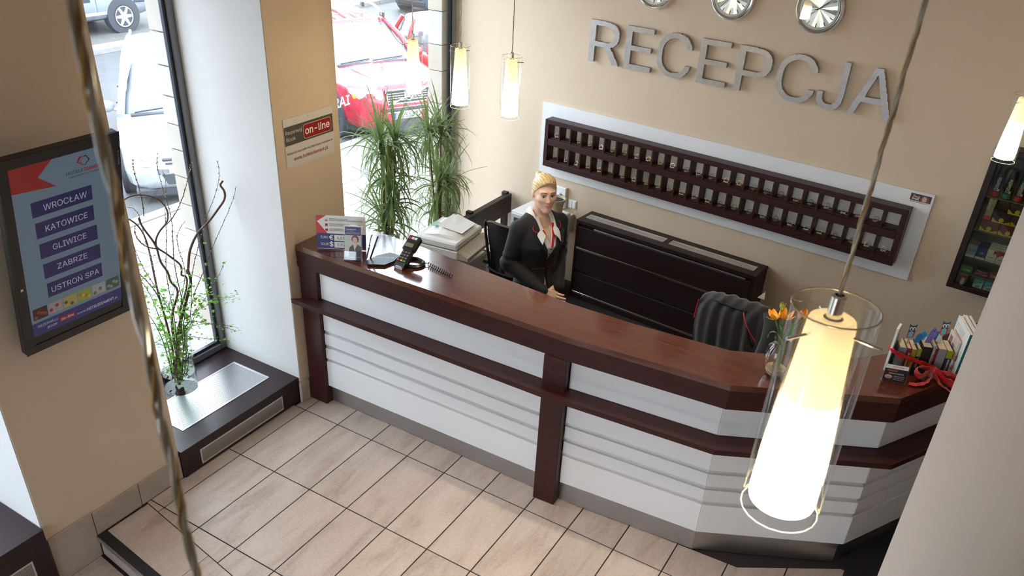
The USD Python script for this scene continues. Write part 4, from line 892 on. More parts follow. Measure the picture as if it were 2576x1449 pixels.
owl(.075, .05, .185, 'left owl-shaped bookmark card, nearer the letter B'); owl(.232, .075, .215, 'right owl-shaped bookmark card, above the grey book')
M_SWAN = mat('bookmark_blue', (.03, .26, .62), .4); M_GLIT = mat('bookmark_violet', (.10, .08, .45), .3, noise=(160, (.35, .33, .75), 2, (1, 1, 1)))
def card(u, d, z, pts, m, label):
    t = thing('bookmark', label, 'bookmark', tuple(BO + BD * u - BN * d + (0, 0, z)))
    M = frame(BO + BD * u - BN * d + (0, 0, z), BD + BN * -.3, (0, 0, 1)); Flat(t, M).poly(pts, m, 0, 'card', .0015)
    part(t, 'peg', X(cbox(.004, .014, -.06, .004, -.0012, .0002, .0005), M), M_CREAM)
SWN = [(0, 0), (.026, 0), (.040, .034), (.018, .058), (.004, .045), (.002, .02)]
card(.105, .06, .155, SWN, M_SWAN, 'blue card bookmark left of the lighter blue one'); card(.128, .075, .165, SWN, mat('bookmark_sky', (.06, .42, .75), .4), 'light blue card bookmark beside the violet one')
card(.150, .05, .165, [(0, 0), (.03, 0), (.052, .05), (.044, .078), (.028, .10), (.012, .07)], M_GLIT, 'violet glittering pointed bookmark in the middle'); card(.195, .09, .170, [(0, 0), (.02, 0), (.036, .03), (.03, .05), (.01, .05)], M_SWAN, 'small blue card bookmark right of the violet one')
card(.205, .06, .180, [(0, 0), (.028, -.012), (.028, .020), (.004, .048)], M_PAPER, 'white patterned bookmark before the right owl')
# red ribbon round the books with a bow
rb = thing('ribbon', 'wide red satin ribbon tied in a bow around the books', 'ribbon', tuple(BO + BD * .25 - BN * -.07))
M_RIB = mat('red_satin', (.50, .004, .006), .28, sheen=.4)
def band(pts, w, n=40, th=.0015, roll=None):
    c = spline(pts, n); r = []
    for i, p in enumerate(c):
        t = c[min(i + 1, n - 1)] - c[max(i - 1, 0)]; t /= np.linalg.norm(t)
        up_ = np.array((0, 0, 1.)); 
        if roll is not None:
            a = np.interp(i / (n - 1), np.linspace(0, 1, len(roll)), roll); up_ = math.cos(a) * up_ + math.sin(a) * BN
        s = up_ - t * (up_ @ t); s /= np.linalg.norm(s); nn = np.cross(t, s)
        ww = w * (.85 + .15 * math.sin(i * .9))
        r.append([p - s * ww, p + nn * (.006 * math.sin(i * .7)), p + s * ww, p + s * ww + nn * th, p + nn * (.006 * math.sin(i * .7) + th), p - s * ww + nn * th])
    return loft(np.array(r))
def B3(u, d, z): return BO + BD * u - BN * d + (0, 0, z)
part(rb, 'ribbon_band', band([B3(-.02, .02, .135), B3(.02, -.012, .118), B3(.08, -.014, .100), B3(.15, -.016, .085), B3(.21, -.02, .068)], .014, 30), M_RIB, smooth=60)
part(rb, 'ribbon_band', band([B3(.21, -.02, .060), B3(.28, -.06, .055), B3(.34, -.065, .055), B3(.40, -.03, .06)], .020, 30, roll=[0, .3, .2, 0]), M_RIB, smooth=60)
part(rb, 'bow_loop', band([B3(.215, -.03, .062), B3(.16, -.05, .080), B3(.115, -.075, .080), B3(.125, -.085, .055), B3(.17, -.06, .048), B3(.215, -.03, .056)], .022, 44, roll=[0, .5, .8, .4, .2, 0]), M_RIB, smooth=60)
part(rb, 'bow_loop', band([B3(.215, -.03, .062), B3(.26, -.075, .078), B3(.32, -.10, .070), B3(.33, -.11, .04), B3(.27, -.08, .035), B3(.215, -.03, .056)], .024, 44, roll=[0, .6, .9, .4, .2, 0]), M_RIB, smooth=60)
part(rb, 'ribbon_tail', band([B3(.21, -.032, .05), B3(.19, -.07, .02), B3(.155, -.10, .012), B3(.12, -.115, .010), B3(.09, -.11, .008)], .020, 36, roll=[0, .9, 1.3, 1.45, 1.5]), M_RIB, smooth=60)
part(rb, 'ribbon_tail', band([B3(.22, -.032, .05), B3(.24, -.085, .022), B3(.28, -.13, .012), B3(.33, -.155, .010), B3(.38, -.165, .008)], .020, 36, roll=[0, .9, 1.3, 1.45, 1.5]), M_RIB, smooth=60)
part(rb, 'knot', ellipsoid(B3(.215, -.036, .058), (.016, .014, .02)), M_RIB)
# dark leaflet in an acrylic stand
ls = thing('leaflet_holder', 'small acrylic holder with a dark leaflet in front of the letter B', 'leaflet holder', (3.50, .71, Z))
lsM = frame((3.447, .693, Z + .010), (.962, .27, 0), (-.03, .10, 1.0))
part(ls, 'holder', cat_(X(cbox(-.004, .112, -.008, .09, -.010, -.007, .001), lsM), X(cbox(-.004, .112, -.008, .03, .003, .005, .001), lsM), X(cbox(-.004, .112, -.010, -.006, -.05, .006, .001), lsM)), M_ACRYL)
L_ = Flat(ls, lsM)
L_.rect(0, -.004, .108, .092, mat('leaflet_dark', (.030, .024, .032), .35), -.004, 'leaflet', .002); L_.rect(0, .070, .108, .092, M_WHITE, -.0015)
L_.text('HOTELE DIAMENT', .034, .079, .088, .006, M_PRED, -.0008); L_.text('SERDECZNIE', .012, .056, .060, .007, mat('print_orange', (.6, .16, .03), .4), -.0012, True); L_.text('Zapraszamy do restauracji', .022, .042, .092, .006, M_PAPER, -.0012)
for k in range(3): L_.text('menu dnia i kolacje', .05, .028 - .009 * k, .10, .0045, M_LIGHTGREY, -.0012)
L_.poly([(.024 + .018 * math.cos(a), .024 + .011 * math.sin(a)) for a in fd], M_PINKP, -.0012, 'printed_plate'); L_.poly([(.026 + .009 * math.cos(a), .022 + .006 * math.sin(a)) for a in fd], mat('print_mint', (.25, .42, .36), .4), -.0006, 'printed_garnish')
# dark pedestal on the floor by the column
pd = thing('floor_stand', 'black floor stand beside the column at the lower right', 'stand', (3.72, .50, 0))
part(pd, 'body', prism([(3.585, .76), (3.592, .40), (4.1, .40), (4.1, 1.2), (3.80, 1.2)], 0.001, .045), M_MATT); part(pd, 'foot', prism([(3.58, .765), (3.587, .395), (4.1, .395), (4.1, 1.2), (3.80, 1.21)], .0005, .010), M_MATT)

# ---------------------------------------------------------------- glass display cabinet on the back wall
dc = thing('display_cabinet', 'dark framed glass display cabinet full of small goods on the wall at the right', 'display cabinet', tuple(wpt(3.65, .06, 1.05)))
U0, U1, Z0, Z1, DD = 3.318, 3.95, 1.056, 2.02, .125
part(dc, 'frame_board', wbox(U0, U0 + .04, 0, DD, Z0, Z1), M_WENGE); part(dc, 'frame_board', wbox(U1 - .04, U1, 0, DD, Z0, Z1), M_WENGE)
part(dc, 'frame_board', wbox(U0 + .04, U1 - .04, 0, DD, Z0, Z0 + .034), M_WENGE); part(dc, 'frame_board', wbox(U0 + .04, U1 - .04, 0, DD, Z1 - .04, Z1), M_WENGE)
part(dc, 'back_panel', wbox(U0 + .04, U1 - .04, 0, .008, Z0 + .034, Z1 - .04, .001), mat('cabinet_back', (.035, .028, .022), .5))
for z in (1.702, 1.472, 1.279, 1.168): part(dc, 'glass_shelf', wbox(U0 + .04, U1 - .04, .010, .105, z, z + .006, .001), mat('shelf_glass_%d' % int(z * 1000), (.16, .17, .11), .1, coat=.5))
part(dc, 'glass_door', wbox(U0 + .04, U1 - .04, .112, .116, Z0 + .036, Z1 - .042, .001), clear_pane('cabinet_door_glass', (.80, .82, .75)))
GR = {}
def gm(n, c, r=.35):
    if n not in GR: GR[n] = mat('goods_' + n, c, r)
    return GR[n]
YEL, BLK, RED, WHT, NAV, TEA = gm('yellow', (.62, .47, .015)), gm('black', (.012, .011, .012)), gm('red', (.48, .02, .015)), gm('white', (.62, .62, .60)), gm('navy', (.01, .04, .20)), gm('teal', (.01, .22, .24))
def can(u, d, z, label, c1, c2):
    t = thing('shaving_foam_can', label, 'spray can', tuple(wpt(u, d, z)), 'shaving foam cans on the top shelf')
    o = wpt(u, d, z); r = .0245
    part(t, 'can', move(lathe([(0, 0), (r, 0), (r, .145), (r * .9, .152), (0, .152)], 28), o), BLK)
    part(t, 'base_band', move(lathe([(r + .0004, .002), (r + .0004, .032), (r, .032), (r, .002), (r + .0004, .002)], 28), o), c1); part(t, 'cap', move(lathe([(0, .152), (r * .92, .152), (r * .92, .182), (r * .7, .190), (0, .190)], 28), o), BLK)
    if c2: part(t, 'side_band', move(lathe([(r + .0003, .034), (r + .0003, .13), (r, .13), (r, .034), (r + .0003, .034)], 28), o), c2)
    Flat(t, WSIGN(u, d + r + .0005, z)).text('Gillette', 0, -.010, .088, .021, WHT, .0006, True, rotm=np.array([[0, -1, 0, 0], [1, 0, 0, .040], [0, 0, 1, 0], [0, 0, 0, 1.]]))
    part(t, 'foam_motif', move(ellipsoid((0, 0, 0), (.007, .004, .009)), wpt(u + .014, d + r * .9, z + .045)), WHT)
can(3.397, .062, 1.7085, 'leftmost shaving foam can, with blue and red bands', RED, NAV); can(3.462, .062, 1.7085, 'middle shaving foam can, with a teal band', TEA, None); can(3.530, .062, 1.7085, 'third shaving foam can, with a red band, beside the column', RED, None)
def gbox(name, label, cat, u0, u1, d0, d1, z0, z1, m, grp=None, bands=(), txt=None, tc=None):
    t = thing(name, label, cat, tuple(wpt((u0 + u1) / 2, (d0 + d1) / 2, z0)), grp)
    part(t, 'box', wbox(u0, u1, d0, d1, z0, z1, .0015), m); F_ = Flat(t, WSIGN(u0, d1 + .0002, z0)); w, h = u1 - u0, z1 - z0
    for pts, bm in bands: F_.poly([(x * w, y * h) for x, y in pts], bm, .0002)
    if txt: F_.text(txt[0], txt[1] * w, txt[2] * h, txt[3] * w, txt[4] * h, tc or WHT, .0009, True)
    return t
sq = lambda a, b, c, d: [(a, b), (c, b), (c, d), (a, d)]
LG = gm('grey_blue', (.30, .30, .36)); 
# tobacco pouches, three layers
tri = [(0, 0), (1, 0), (1, .30), (.72, .12), (.28, .12), (0, .42)]
pg = [(.5 + .15 * math.cos(a), .30 + .22 * math.sin(a)) for a in np.linspace(0, 6.28, 7)[:-1]]
n_ = 0
for u0, z0, m, lab in ((3.385, 1.4790, gm('maroon', (.14, .012, .02)), 'maroon and yellow tobacco pouch, bottom left of the pile'), (3.495, 1.4790, gm('maroon', (.14, .012, .02)), 'maroon and yellow tobacco pouch, bottom right of the pile'), (3.435, 1.552, BLK, 'black and yellow tobacco pouch in the second layer'), (3.545, 1.552, BLK, 'black and yellow tobacco pouch in the second layer, behind the column edge'), (3.505, 1.625, BLK, 'black and yellow tobacco pouch on top of the pile')):
    gbox('tobacco_pouch', lab, 'tobacco pouch', u0, u0 + .106, .03, .095, z0, z0 + .0725, m, None, [(tri, YEL), (pg, YEL)])
gbox('paper_box', 'white and red folded paper box beside the tobacco pouches', 'box', 3.385, 3.425, .02, .08, 1.552, 1.690, gm('brown_white', (.40, .32, .22)), None, [(sq(0, 0, 1, .18), gm('bright_red', (.75, .03, .06))), (sq(0, .5, .4, 1), WHT)])
# cigarette packs, each column four deep
packs = [('grey blue', LG, gm('sky', (.05, .25, .55)), None, None), ('dark blue', NAV, None, ('L&M', .32, .45, .68, .14), WHT), ('white', WHT, RED, ('Marlboro', .22, .36, .80, .07), BLK), ('red and white', WHT, RED, ('Marlboro', .2, .30, .8, .08), BLK), ('green', gm('green', (.03, .22, .08)), None, None, None)]
PK = .058
rr = random.Random(2)
for i, (nm, m, m2, tx, tcol) in enumerate(packs):
    u0 = 3.3605 + i * (PK + .002)
    for k in range(4):
        d1 = .101 - k * .0235
        lift = 0.002 + 0.001 * k + (k * .006 if i in (2, 3) else 0)
        bands = [(sq(.02, .02, .98, .20), WHT)] if m is not WHT else [(sq(.02, .015, .98, .20), gm('warn', (.5, .5, .46)))]
        if i == 2: bands += [([(.62, .62), (.62, .95), (.98, .95), (.98, .62), (.8, .76)], RED)]
        if i == 3: bands += [([(0, 1), (1, 1), (1, .48), (.5, .75), (0, .48)], RED)]
        if i == 0: bands += [([(.2, .5), (1, .45), (1, .62), (.2, .66)], m2)]
        place = ('front pack', 'second pack', 'third pack', 'rearmost pack')[k]
        gbox('cigarette_pack', '%s cigarette pack, %s of its column on the cigarette shelf' % (nm, place), 'cigarette pack', u0, u0 + PK, d1 - .022, d1, 1.2855 + lift, 1.2855 + lift + .088, m, None, bands if k == 0 else [], tx if k == 0 else None, tcol)
# sweets and small boxes
gbox('sweet_packet', 'green packet with white script on the shelf under the cigarettes', 'packet', 3.362, 3.436, .03, .09, 1.1745, 1.222, gm('leaf_green', (.04, .20, .05)), None, [], ('Orbit', .2, .25, .85, .30))
gbox('sweet_packet', 'black and pink striped packet beside the green one', 'packet', 3.452, 3.530, .03, .09, 1.1745, 1.216, gm('plum', (.03, .01, .02)), None, [([(0, .1), (.4, .35), (.75, .1), (1, .3), (1, .5), (.7, .35), (.4, .6), (0, .35)], gm('pink', (.62, .06, .32))), ([(.1, .8), (.9, .65), (.9, .72), (.1, .95)], gm('rose', (.5, .15, .25)))])
gbox('sweet_packet', 'dark red packet at the column edge of the sweet shelf', 'packet', 3.540, 3.60, .03, .09, 1.1745, 1.226, gm('wine', (.16, .01, .02)), None, [], ('Ca', .15, .3, .6, .32))
gbox('small_carton', 'blue and white carton, left one of the pair at the bottom of the cabinet', 'carton', 3.466, 3.524, .03, .095, 1.0905, 1.152, gm('ice', (.45, .62, .68)), None, [([(0, .35), (1, .75), (1, 1), (0, 1)], gm('aqua', (.10, .42, .55))), ([(.70 + .1 * math.cos(a), .70 + .1 * math.sin(a)) for a in fd], NAV)], ('ob', .35, .15, .75, .20), NAV)
gbox('small_carton', 'blue and white carton, right one of the pair at the bottom of the cabinet', 'carton', 3.530, 3.588, .03, .095, 1.0905, 1.152, gm('ice', (.45, .62, .68)), None, [([(0, .35), (1, .75), (1, 1), (0, 1)], gm('aqua', (.10, .42, .55))), ([(.70 + .1 * math.cos(a), .70 + .1 * math.sin(a)) for a in fd], NAV)], ('ob', .35, .15, .75, .20), NAV)
gbox('small_carton', 'violet grey carton in the bottom left corner of the cabinet', 'carton', 3.362, 3.422, .02, .08, 1.0905, 1.160, gm('lilac', (.16, .14, .26)), None, [(sq(.0, .75, 1, 1), gm('mauve', (.30, .22, .30)))])
tq = thing('lip_balm_tin', 'small red and white tin before the violet carton', 'tin', tuple(wpt(3.400, .095, 1.0905)))
part(tq, 'tin', move(lathe([(0, 0), (.013, 0), (.014, .022), (.010, .030), (.011, .042), (.007, .048), (0, .048)], 20), wpt(3.402, .094, 1.0905)), WHT); part(tq, 'lid', move(lathe([(0, .049), (.012, .049), (.012, .058), (0, .060)], 20), wpt(3.402, .094, 1.0905)), RED)
# ---------------------------------------------------------------- dragon trees in the second window
def leafcloud(c, n, L, seed, up=.3, droop=1.0, w=.0085):
    """Strap leaves that leave a crown in all directions and bend over."""
    r = random.Random(seed); ms = []
    for k in range(n):
        a = r.uniform(0, 2 * math.pi); el = r.uniform(-.45, 1.5); LL = L * r.uniform(.65, 1.15)
        h = np.array((math.cos(a), math.sin(a), 0)); p = np.array(c, float) + (0, 0, r.uniform(-.10, .04)); pts = [p.copy()]; e = el
        for i in range(7):
            p = p + LL / 7 * (math.cos(e) * h + math.sin(e) * np.array((0, 0, 1.))); e -= droop * r.uniform(.10, .34) * (1 if el < .9 else .3); pts.append(p.copy())
        pts = np.array(pts); sd_ = np.array((-h[1], h[0], 0)) ; tw = r.uniform(-.5, .5); sd_ = sd_ * math.cos(tw) + np.array((0, 0, 1)) * math.sin(tw)
        rows = []
        for i, q in enumerate(pts):
            f = i / 7; ww = w * (.55 + 1.1 * f) if f < .35 else w * (1.0 - ((f - .35) / .65) ** 1.6 * .97); rows.append([q - sd_ * ww, q - (0, 0, .0025 + .1 * ww), q + sd_ * ww])
        rows = np.array(rows); v = rows.reshape(-1, 3); fcs = []
        for i in range(7):
            for j in range(2):
                q = i * 3 + j; fcs += [(q, q + 1, q + 4), (q, q + 4, q + 3)]
        ms.append(trimesh.Trimesh(v, np.array(fcs), process=False))
    return cat_(*ms)
def leaf_mat(name, cs):
    N = {'g': ('geometry', {}), 'r': ('rgb_ramp', {'ramp': cs}), 'p': ('principled_bsdf', {'roughness': .45}), 't': ('translucent_bsdf', {}), 'm': ('mix_closure', {'fac': .42})}
    return usdkit.material(stage, '/World/Looks/' + name, N, [('g.random_per_island', 'r.fac'), ('r.color', 'p.base_color'), ('r.color', 't.color'), ('p.BSDF', 'm.closure1'), ('t.BSDF', 'm.closure2')], surface='m.closure')
M_DRAC = leaf_mat('dragon_tree_leaf', [(0, (.17, .24, .08)), (.4, (.28, .36, .12)), (.7, (.44, .48, .16)), (.9, (.52, .48, .18)), (1, (.40, .22, .08))])
M_DRAC2 = leaf_mat('dragon_tree_leaf_red', [(0, (.18, .24, .08)), (.4, (.34, .38, .11)), (.75, (.52, .48, .13)), (.9, (.48, .32, .10)), (1, (.36, .13, .07))])
M_TRUNK = mat('trunk_brown', (.16, .11, .06), .8)
def dragon_tree(label, base, crowns, m, seed):
    t = thing('dragon_tree', label, 'potted plant', base); b = np.array(base)
    part(t, 'pot', move(lathe([(0, 0), (.10, 0), (.135, .22), (.142, .22), (.142, .25), (.128, .25), (.12, .20), (0, .20)], 32), b), M_LIGHTGREY)
    part(t, 'soil', move(lathe([(0, .205), (.122, .20), (0, .19)], 20), b), MATS['soil'])
    for k, (c, n, L, dr) in enumerate(crowns):
        c = np.array(c); part(t, 'stem', tube(spline([b + (.02 * math.cos(k * 2), .02 * math.sin(k * 2), .2), b * .5 + c * .5 + (.02, -.02, 0), c], 10), np.linspace(.013, .008, 10), 8), M_TRUNK)
        part(t, 'foliage', leafcloud(c, n, L, seed + k, .3, dr), m, kind='stuff', smooth=60)
dragon_tree('tall green dragon tree in the window, nearer the pillar', (-.40, 1.46, .121), [((-.42, 1.45, 1.46), 85, .44, 1.2), ((-.40, 1.60, 1.50), 75, .46, 1.2), ((-.36, 1.47, 1.02), 95, .42, 1.45), ((-.42, 1.52, 1.22), 60, .42, 1.5), ((-.38, 1.42, .82), 70, .42, 1.6)], M_DRAC, 20)
dragon_tree('yellowish dragon tree in the window, by the corner of the back wall', (-.42, 2.22, .121), [((-.45, 2.11, 1.42), 75, .40, 1.2), ((-.42, 2.24, 1.38), 70, .40, 1.2), ((-.42, 2.20, .98), 60, .40, 1.3), ((-.40, 2.32, .93), 60, .42, 1.3), ((-.42, 2.18, .74), 55, .40, 1.6)], M_DRAC2, 60)
# ---------------------------------------------------------------- vase of branches on the bench

BR = [(0.012,[[-0.66,-0.497,0.237],[-0.657,-0.466,0.4],[-0.653,-0.432,0.627],[-0.647,-0.357,0.775],[-0.64,-0.296,0.902],[-0.632,-0.283,0.964],[-0.623,-0.304,1.039],[-0.614,-0.311,1.03],[-0.603,-0.29,1.126],[-0.593,-0.255,1.214],[-0.581,-0.211,1.275],[-0.569,-0.119,1.332],[-0.556,-0.032,1.403],[-0.543,0.009,1.454],[-0.529,-0.005,1.527],[-0.515,-0.033,1.565],[-0.5,-0.02,1.591]]),
      (0.01,[[-0.68,-0.463,0.247],[-0.678,-0.459,0.424],[-0.675,-0.456,0.631],[-0.67,-0.418,0.801],[-0.665,-0.371,0.913],[-0.659,-0.414,0.997],[-0.652,-0.423,1.051],[-0.645,-0.466,1.157],[-0.637,-0.479,1.249],[-0.629,-0.542,1.402],[-0.62,-0.572,1.494]]),
      (0.008,[[-0.66,-0.507,0.257],[-0.659,-0.478,0.441],[-0.657,-0.397,0.677],[-0.655,-0.391,0.755],[-0.652,-0.339,0.851],[-0.648,-0.319,0.999],[-0.645,-0.335,1.006],[-0.641,-0.331,1.043],[-0.636,-0.371,1.135],[-0.632,-0.449,1.227],[-0.627,-0.488,1.278],[-0.622,-0.441,1.369],[-0.616,-0.392,1.406],[-0.611,-0.377,1.466],[-0.605,-0.405,1.539],[-0.599,-0.472,1.601],[-0.593,-0.543,1.635],[-0.587,-0.604,1.65],[-0.58,-0.669,1.645]]),
      (0.008,[[-0.7,-0.494,0.234],[-0.7,-0.47,0.422],[-0.7,-0.477,0.766],[-0.7,-0.489,0.933],[-0.7,-0.492,1.079],[-0.7,-0.493,1.224],[-0.7,-0.518,1.375],[-0.7,-0.563,1.448],[-0.7,-0.609,1.486]]),
      (0.004,[[-0.62,-0.49,1.263],[-0.62,-0.536,1.286],[-0.62,-0.597,1.349],[-0.62,-0.615,1.407],[-0.62,-0.605,1.454]]),
      (0.0035,[[-0.64,-0.478,0.27],[-0.639,-0.427,0.492],[-0.636,-0.374,0.74],[-0.632,-0.381,1.103],[-0.628,-0.362,1.28],[-0.623,-0.351,1.419],[-0.618,-0.372,1.588],[-0.613,-0.386,1.693],[-0.606,-0.392,1.778],[-0.6,-0.383,1.841]]),
      (0.003,[[-0.62,-0.53,0.307],[-0.617,-0.494,0.534],[-0.611,-0.468,0.791],[-0.603,-0.463,1.144],[-0.594,-0.429,1.313],[-0.584,-0.408,1.517],[-0.572,-0.384,1.647],[-0.56,-0.397,1.751]]),
      (0.003,[[-0.6,-0.42,1.396],[-0.59,-0.33,1.462],[-0.572,-0.273,1.557],[-0.548,-0.23,1.674],[-0.52,-0.211,1.778]]),
      (0.003,[[-0.62,-0.472,0.311],[-0.613,-0.4,0.557],[-0.6,-0.323,0.861],[-0.583,-0.3,1.022],[-0.563,-0.223,1.217],[-0.541,-0.157,1.376],[-0.516,-0.084,1.512],[-0.489,-0.046,1.664],[-0.46,-0.078,1.747]]),
      (0.003,[[-0.6,-0.472,0.319],[-0.589,-0.392,0.63],[-0.569,-0.314,0.899],[-0.544,-0.259,1.005],[-0.514,-0.177,1.164],[-0.479,-0.094,1.316],[-0.441,-0.015,1.474],[-0.4,-0.007,1.575]]),
      (0.003,[[-0.6,-0.512,0.34],[-0.593,-0.453,0.59],[-0.581,-0.408,0.904],[-0.565,-0.363,1.066],[-0.546,-0.395,1.255],[-0.524,-0.401,1.346],[-0.5,-0.346,1.426]]),
      (0.0035,[[-0.7,-0.496,0.293],[-0.698,-0.471,0.562],[-0.695,-0.486,0.837],[-0.691,-0.495,1.033],[-0.686,-0.498,1.194],[-0.68,-0.519,1.322],[-0.674,-0.527,1.454],[-0.667,-0.548,1.519],[-0.66,-0.604,1.561]]),
      (0.004,[[-0.72,-0.489,0.282],[-0.718,-0.484,0.562],[-0.713,-0.517,0.819],[-0.707,-0.55,0.964],[-0.7,-0.593,1.058]]),
      (0.004,[[-0.7,-0.509,0.301],[-0.692,-0.526,0.558],[-0.678,-0.58,0.775],[-0.66,-0.623,0.859]]),
      (0.0022,[[-0.58,-0.448,0.455],[-0.566,-0.383,0.701],[-0.54,-0.281,0.829],[-0.506,-0.203,0.937],[-0.466,-0.173,1.019],[-0.42,-0.171,1.101]]),
      (0.003,[[-0.64,-0.522,1.483],[-0.633,-0.518,1.585],[-0.619,-0.534,1.696],[-0.601,-0.553,1.802],[-0.58,-0.56,1.855]]),
      (0.0018,[[-0.56,-0.488,0.483],[-0.527,-0.428,0.709],[-0.468,-0.35,0.869],[-0.391,-0.269,0.897],[-0.3,-0.199,0.889]]),
      (0.004,[[-0.7,-0.483,0.834],[-0.696,-0.505,0.935],[-0.689,-0.573,1.072],[-0.68,-0.607,1.125]]),
      (0.003,[[-0.7,-0.47,0.351],[-0.698,-0.434,0.747],[-0.695,-0.482,0.925],[-0.691,-0.556,1.118],[-0.686,-0.586,1.228],[-0.68,-0.604,1.364]])]

bv = thing('branch_vase', 'tall clear glass cylinder vase of twisted willow and birch twigs on the bench', 'vase', (-.665, -.478, .2036))
bo = np.array((-.665, -.478, .2036))
part(bv, 'glass_cylinder', move(lathe([(0, .001), (.108, .001), (.111, .004), (.111, .46), (.107, .46), (.107, .014), (0, .012)], 48), bo), M_CLEAR)
part(bv, 'water', move(lathe([(0, .0125), (.1065, .0145), (.1065, .13), (0, .13)], 40), bo), clear_pane('water_surface', (.93, .96, .95), 0, 1.0))
M_BARK = mat('willow_bark', (.085, .045, .032), .65, noise=(30, (.13, .075, .05), 3, (1, 1, 1))); M_TWIG = mat('twig_bark', (.075, .038, .035), .6)
M_BIRCH = leaf_mat('birch_leaf', [(0, (.16, .42, .03)), (.6, (.28, .55, .05)), (1, (.40, .62, .12))]); M_CATKIN = mat('willow_bud', (.45, .42, .38), .7)
rv = random.Random(9); buds = []; lv = []
def small_leaf(p, s, r):
    a = r.uniform(0, 6.28); d = np.array((math.cos(a), math.sin(a), r.uniform(-.6, .3))); d /= np.linalg.norm(d); q = np.cross(d, (r.uniform(-1, 1), r.uniform(-1, 1), 1)); q /= np.linalg.norm(q)
    v = np.array([p, p + d * s * .35 + q * s * .42, p + d * s, p + d * s * .35 - q * s * .42]); return trimesh.Trimesh(v, np.array([(0, 1, 2), (0, 2, 3)]), process=False)
for k, (r, pts) in enumerate(BR):
    pts = np.array(pts); s = spline(pts, max(14, len(pts) * 4)); n = len(s); rad = r * np.linspace(1.0, .55 if r > .006 else .35, n)
    inside = s[:, 2] < .67
    d = s[:, :2] - bo[:2]; l = np.linalg.norm(d, axis=1); lim = np.where(inside & (l > .085), .085 / np.maximum(l, 1e-6), 1); s[:, :2] = bo[:2] + d * lim[:, None]
    s[:, 2] = np.maximum(s[:, 2], .2165 + rad)
    s[:, 0] = np.maximum(s[:, 0], -.79)
    part(bv, 'branch', tube(s, rad, 8), M_BARK if r > .006 else M_TWIG)
    if r <= .004:
        for i in range(3, n):
            if s[i, 2] > .95:
                for e in range(2):
                    a = rv.uniform(0, 6.28); c = s[i] + (s[i - 1] - s[i]) * rv.random() + .004 * np.array((math.cos(a), math.sin(a), .3)); buds.append(ellipsoid(c, (.0028, .0028, .005), 1))
    for i in range(n):
        z = s[i, 2]; pr = 1.0 if .30 < z < .95 else .25 if z < 1.25 and k > 8 else 0
        for e in range(4):
            if rv.random() < pr * (.85 if r < .006 else .6):
                lv.append(small_leaf(s[i] + np.array([rv.gauss(0, .028), rv.gauss(0, .028), rv.gauss(0, .03)]) * (.8 if z < .66 else 1.3), rv.uniform(.014, .034), rv))
def wisp(p0, dirv, L, seed):
    r = random.Random(seed); p = np.array(p0, float); d = np.array(dirv, float); pts = [p]
    for i in range(8):
        d = d + np.array((r.gauss(0, .12), r.gauss(0, .12), -.06)); p = p + L / 8 * d / np.linalg.norm(d); pts.append(p)
        for e in range(3): lv.append(small_leaf(p + np.array([r.gauss(0, .012) for _ in '123']), r.uniform(.010, .022), r))
    part(bv, 'branch', tube(np.array(pts), np.linspace(.0018, .0008, 9), 5), M_TWIG)
for k, (p0, dv_, L) in enumerate((((-.60, -.42, .66), (.5, .6, .25), .36), ((-.60, -.40, .70), (.5, .8, .05), .34), ((-.58, -.42, .74), (.3, .8, .5), .36), ((-.70, -.50, .70), (-.1, -.7, .4), .26), ((-.70, -.50, .60), (.2, -.8, .1), .24), ((-.62, -.42, .60), (.6, .5, -.1), .30), ((-.66, -.46, .80), (.2, -.2, .9), .25))): wisp(p0, dv_, L, 30 + k)
part(bv, 'buds', cat_(*buds), M_CATKIN, kind='stuff'); part(bv, 'leaves', cat_(*lv), M_BIRCH, 'bright green small leaves', kind='stuff')

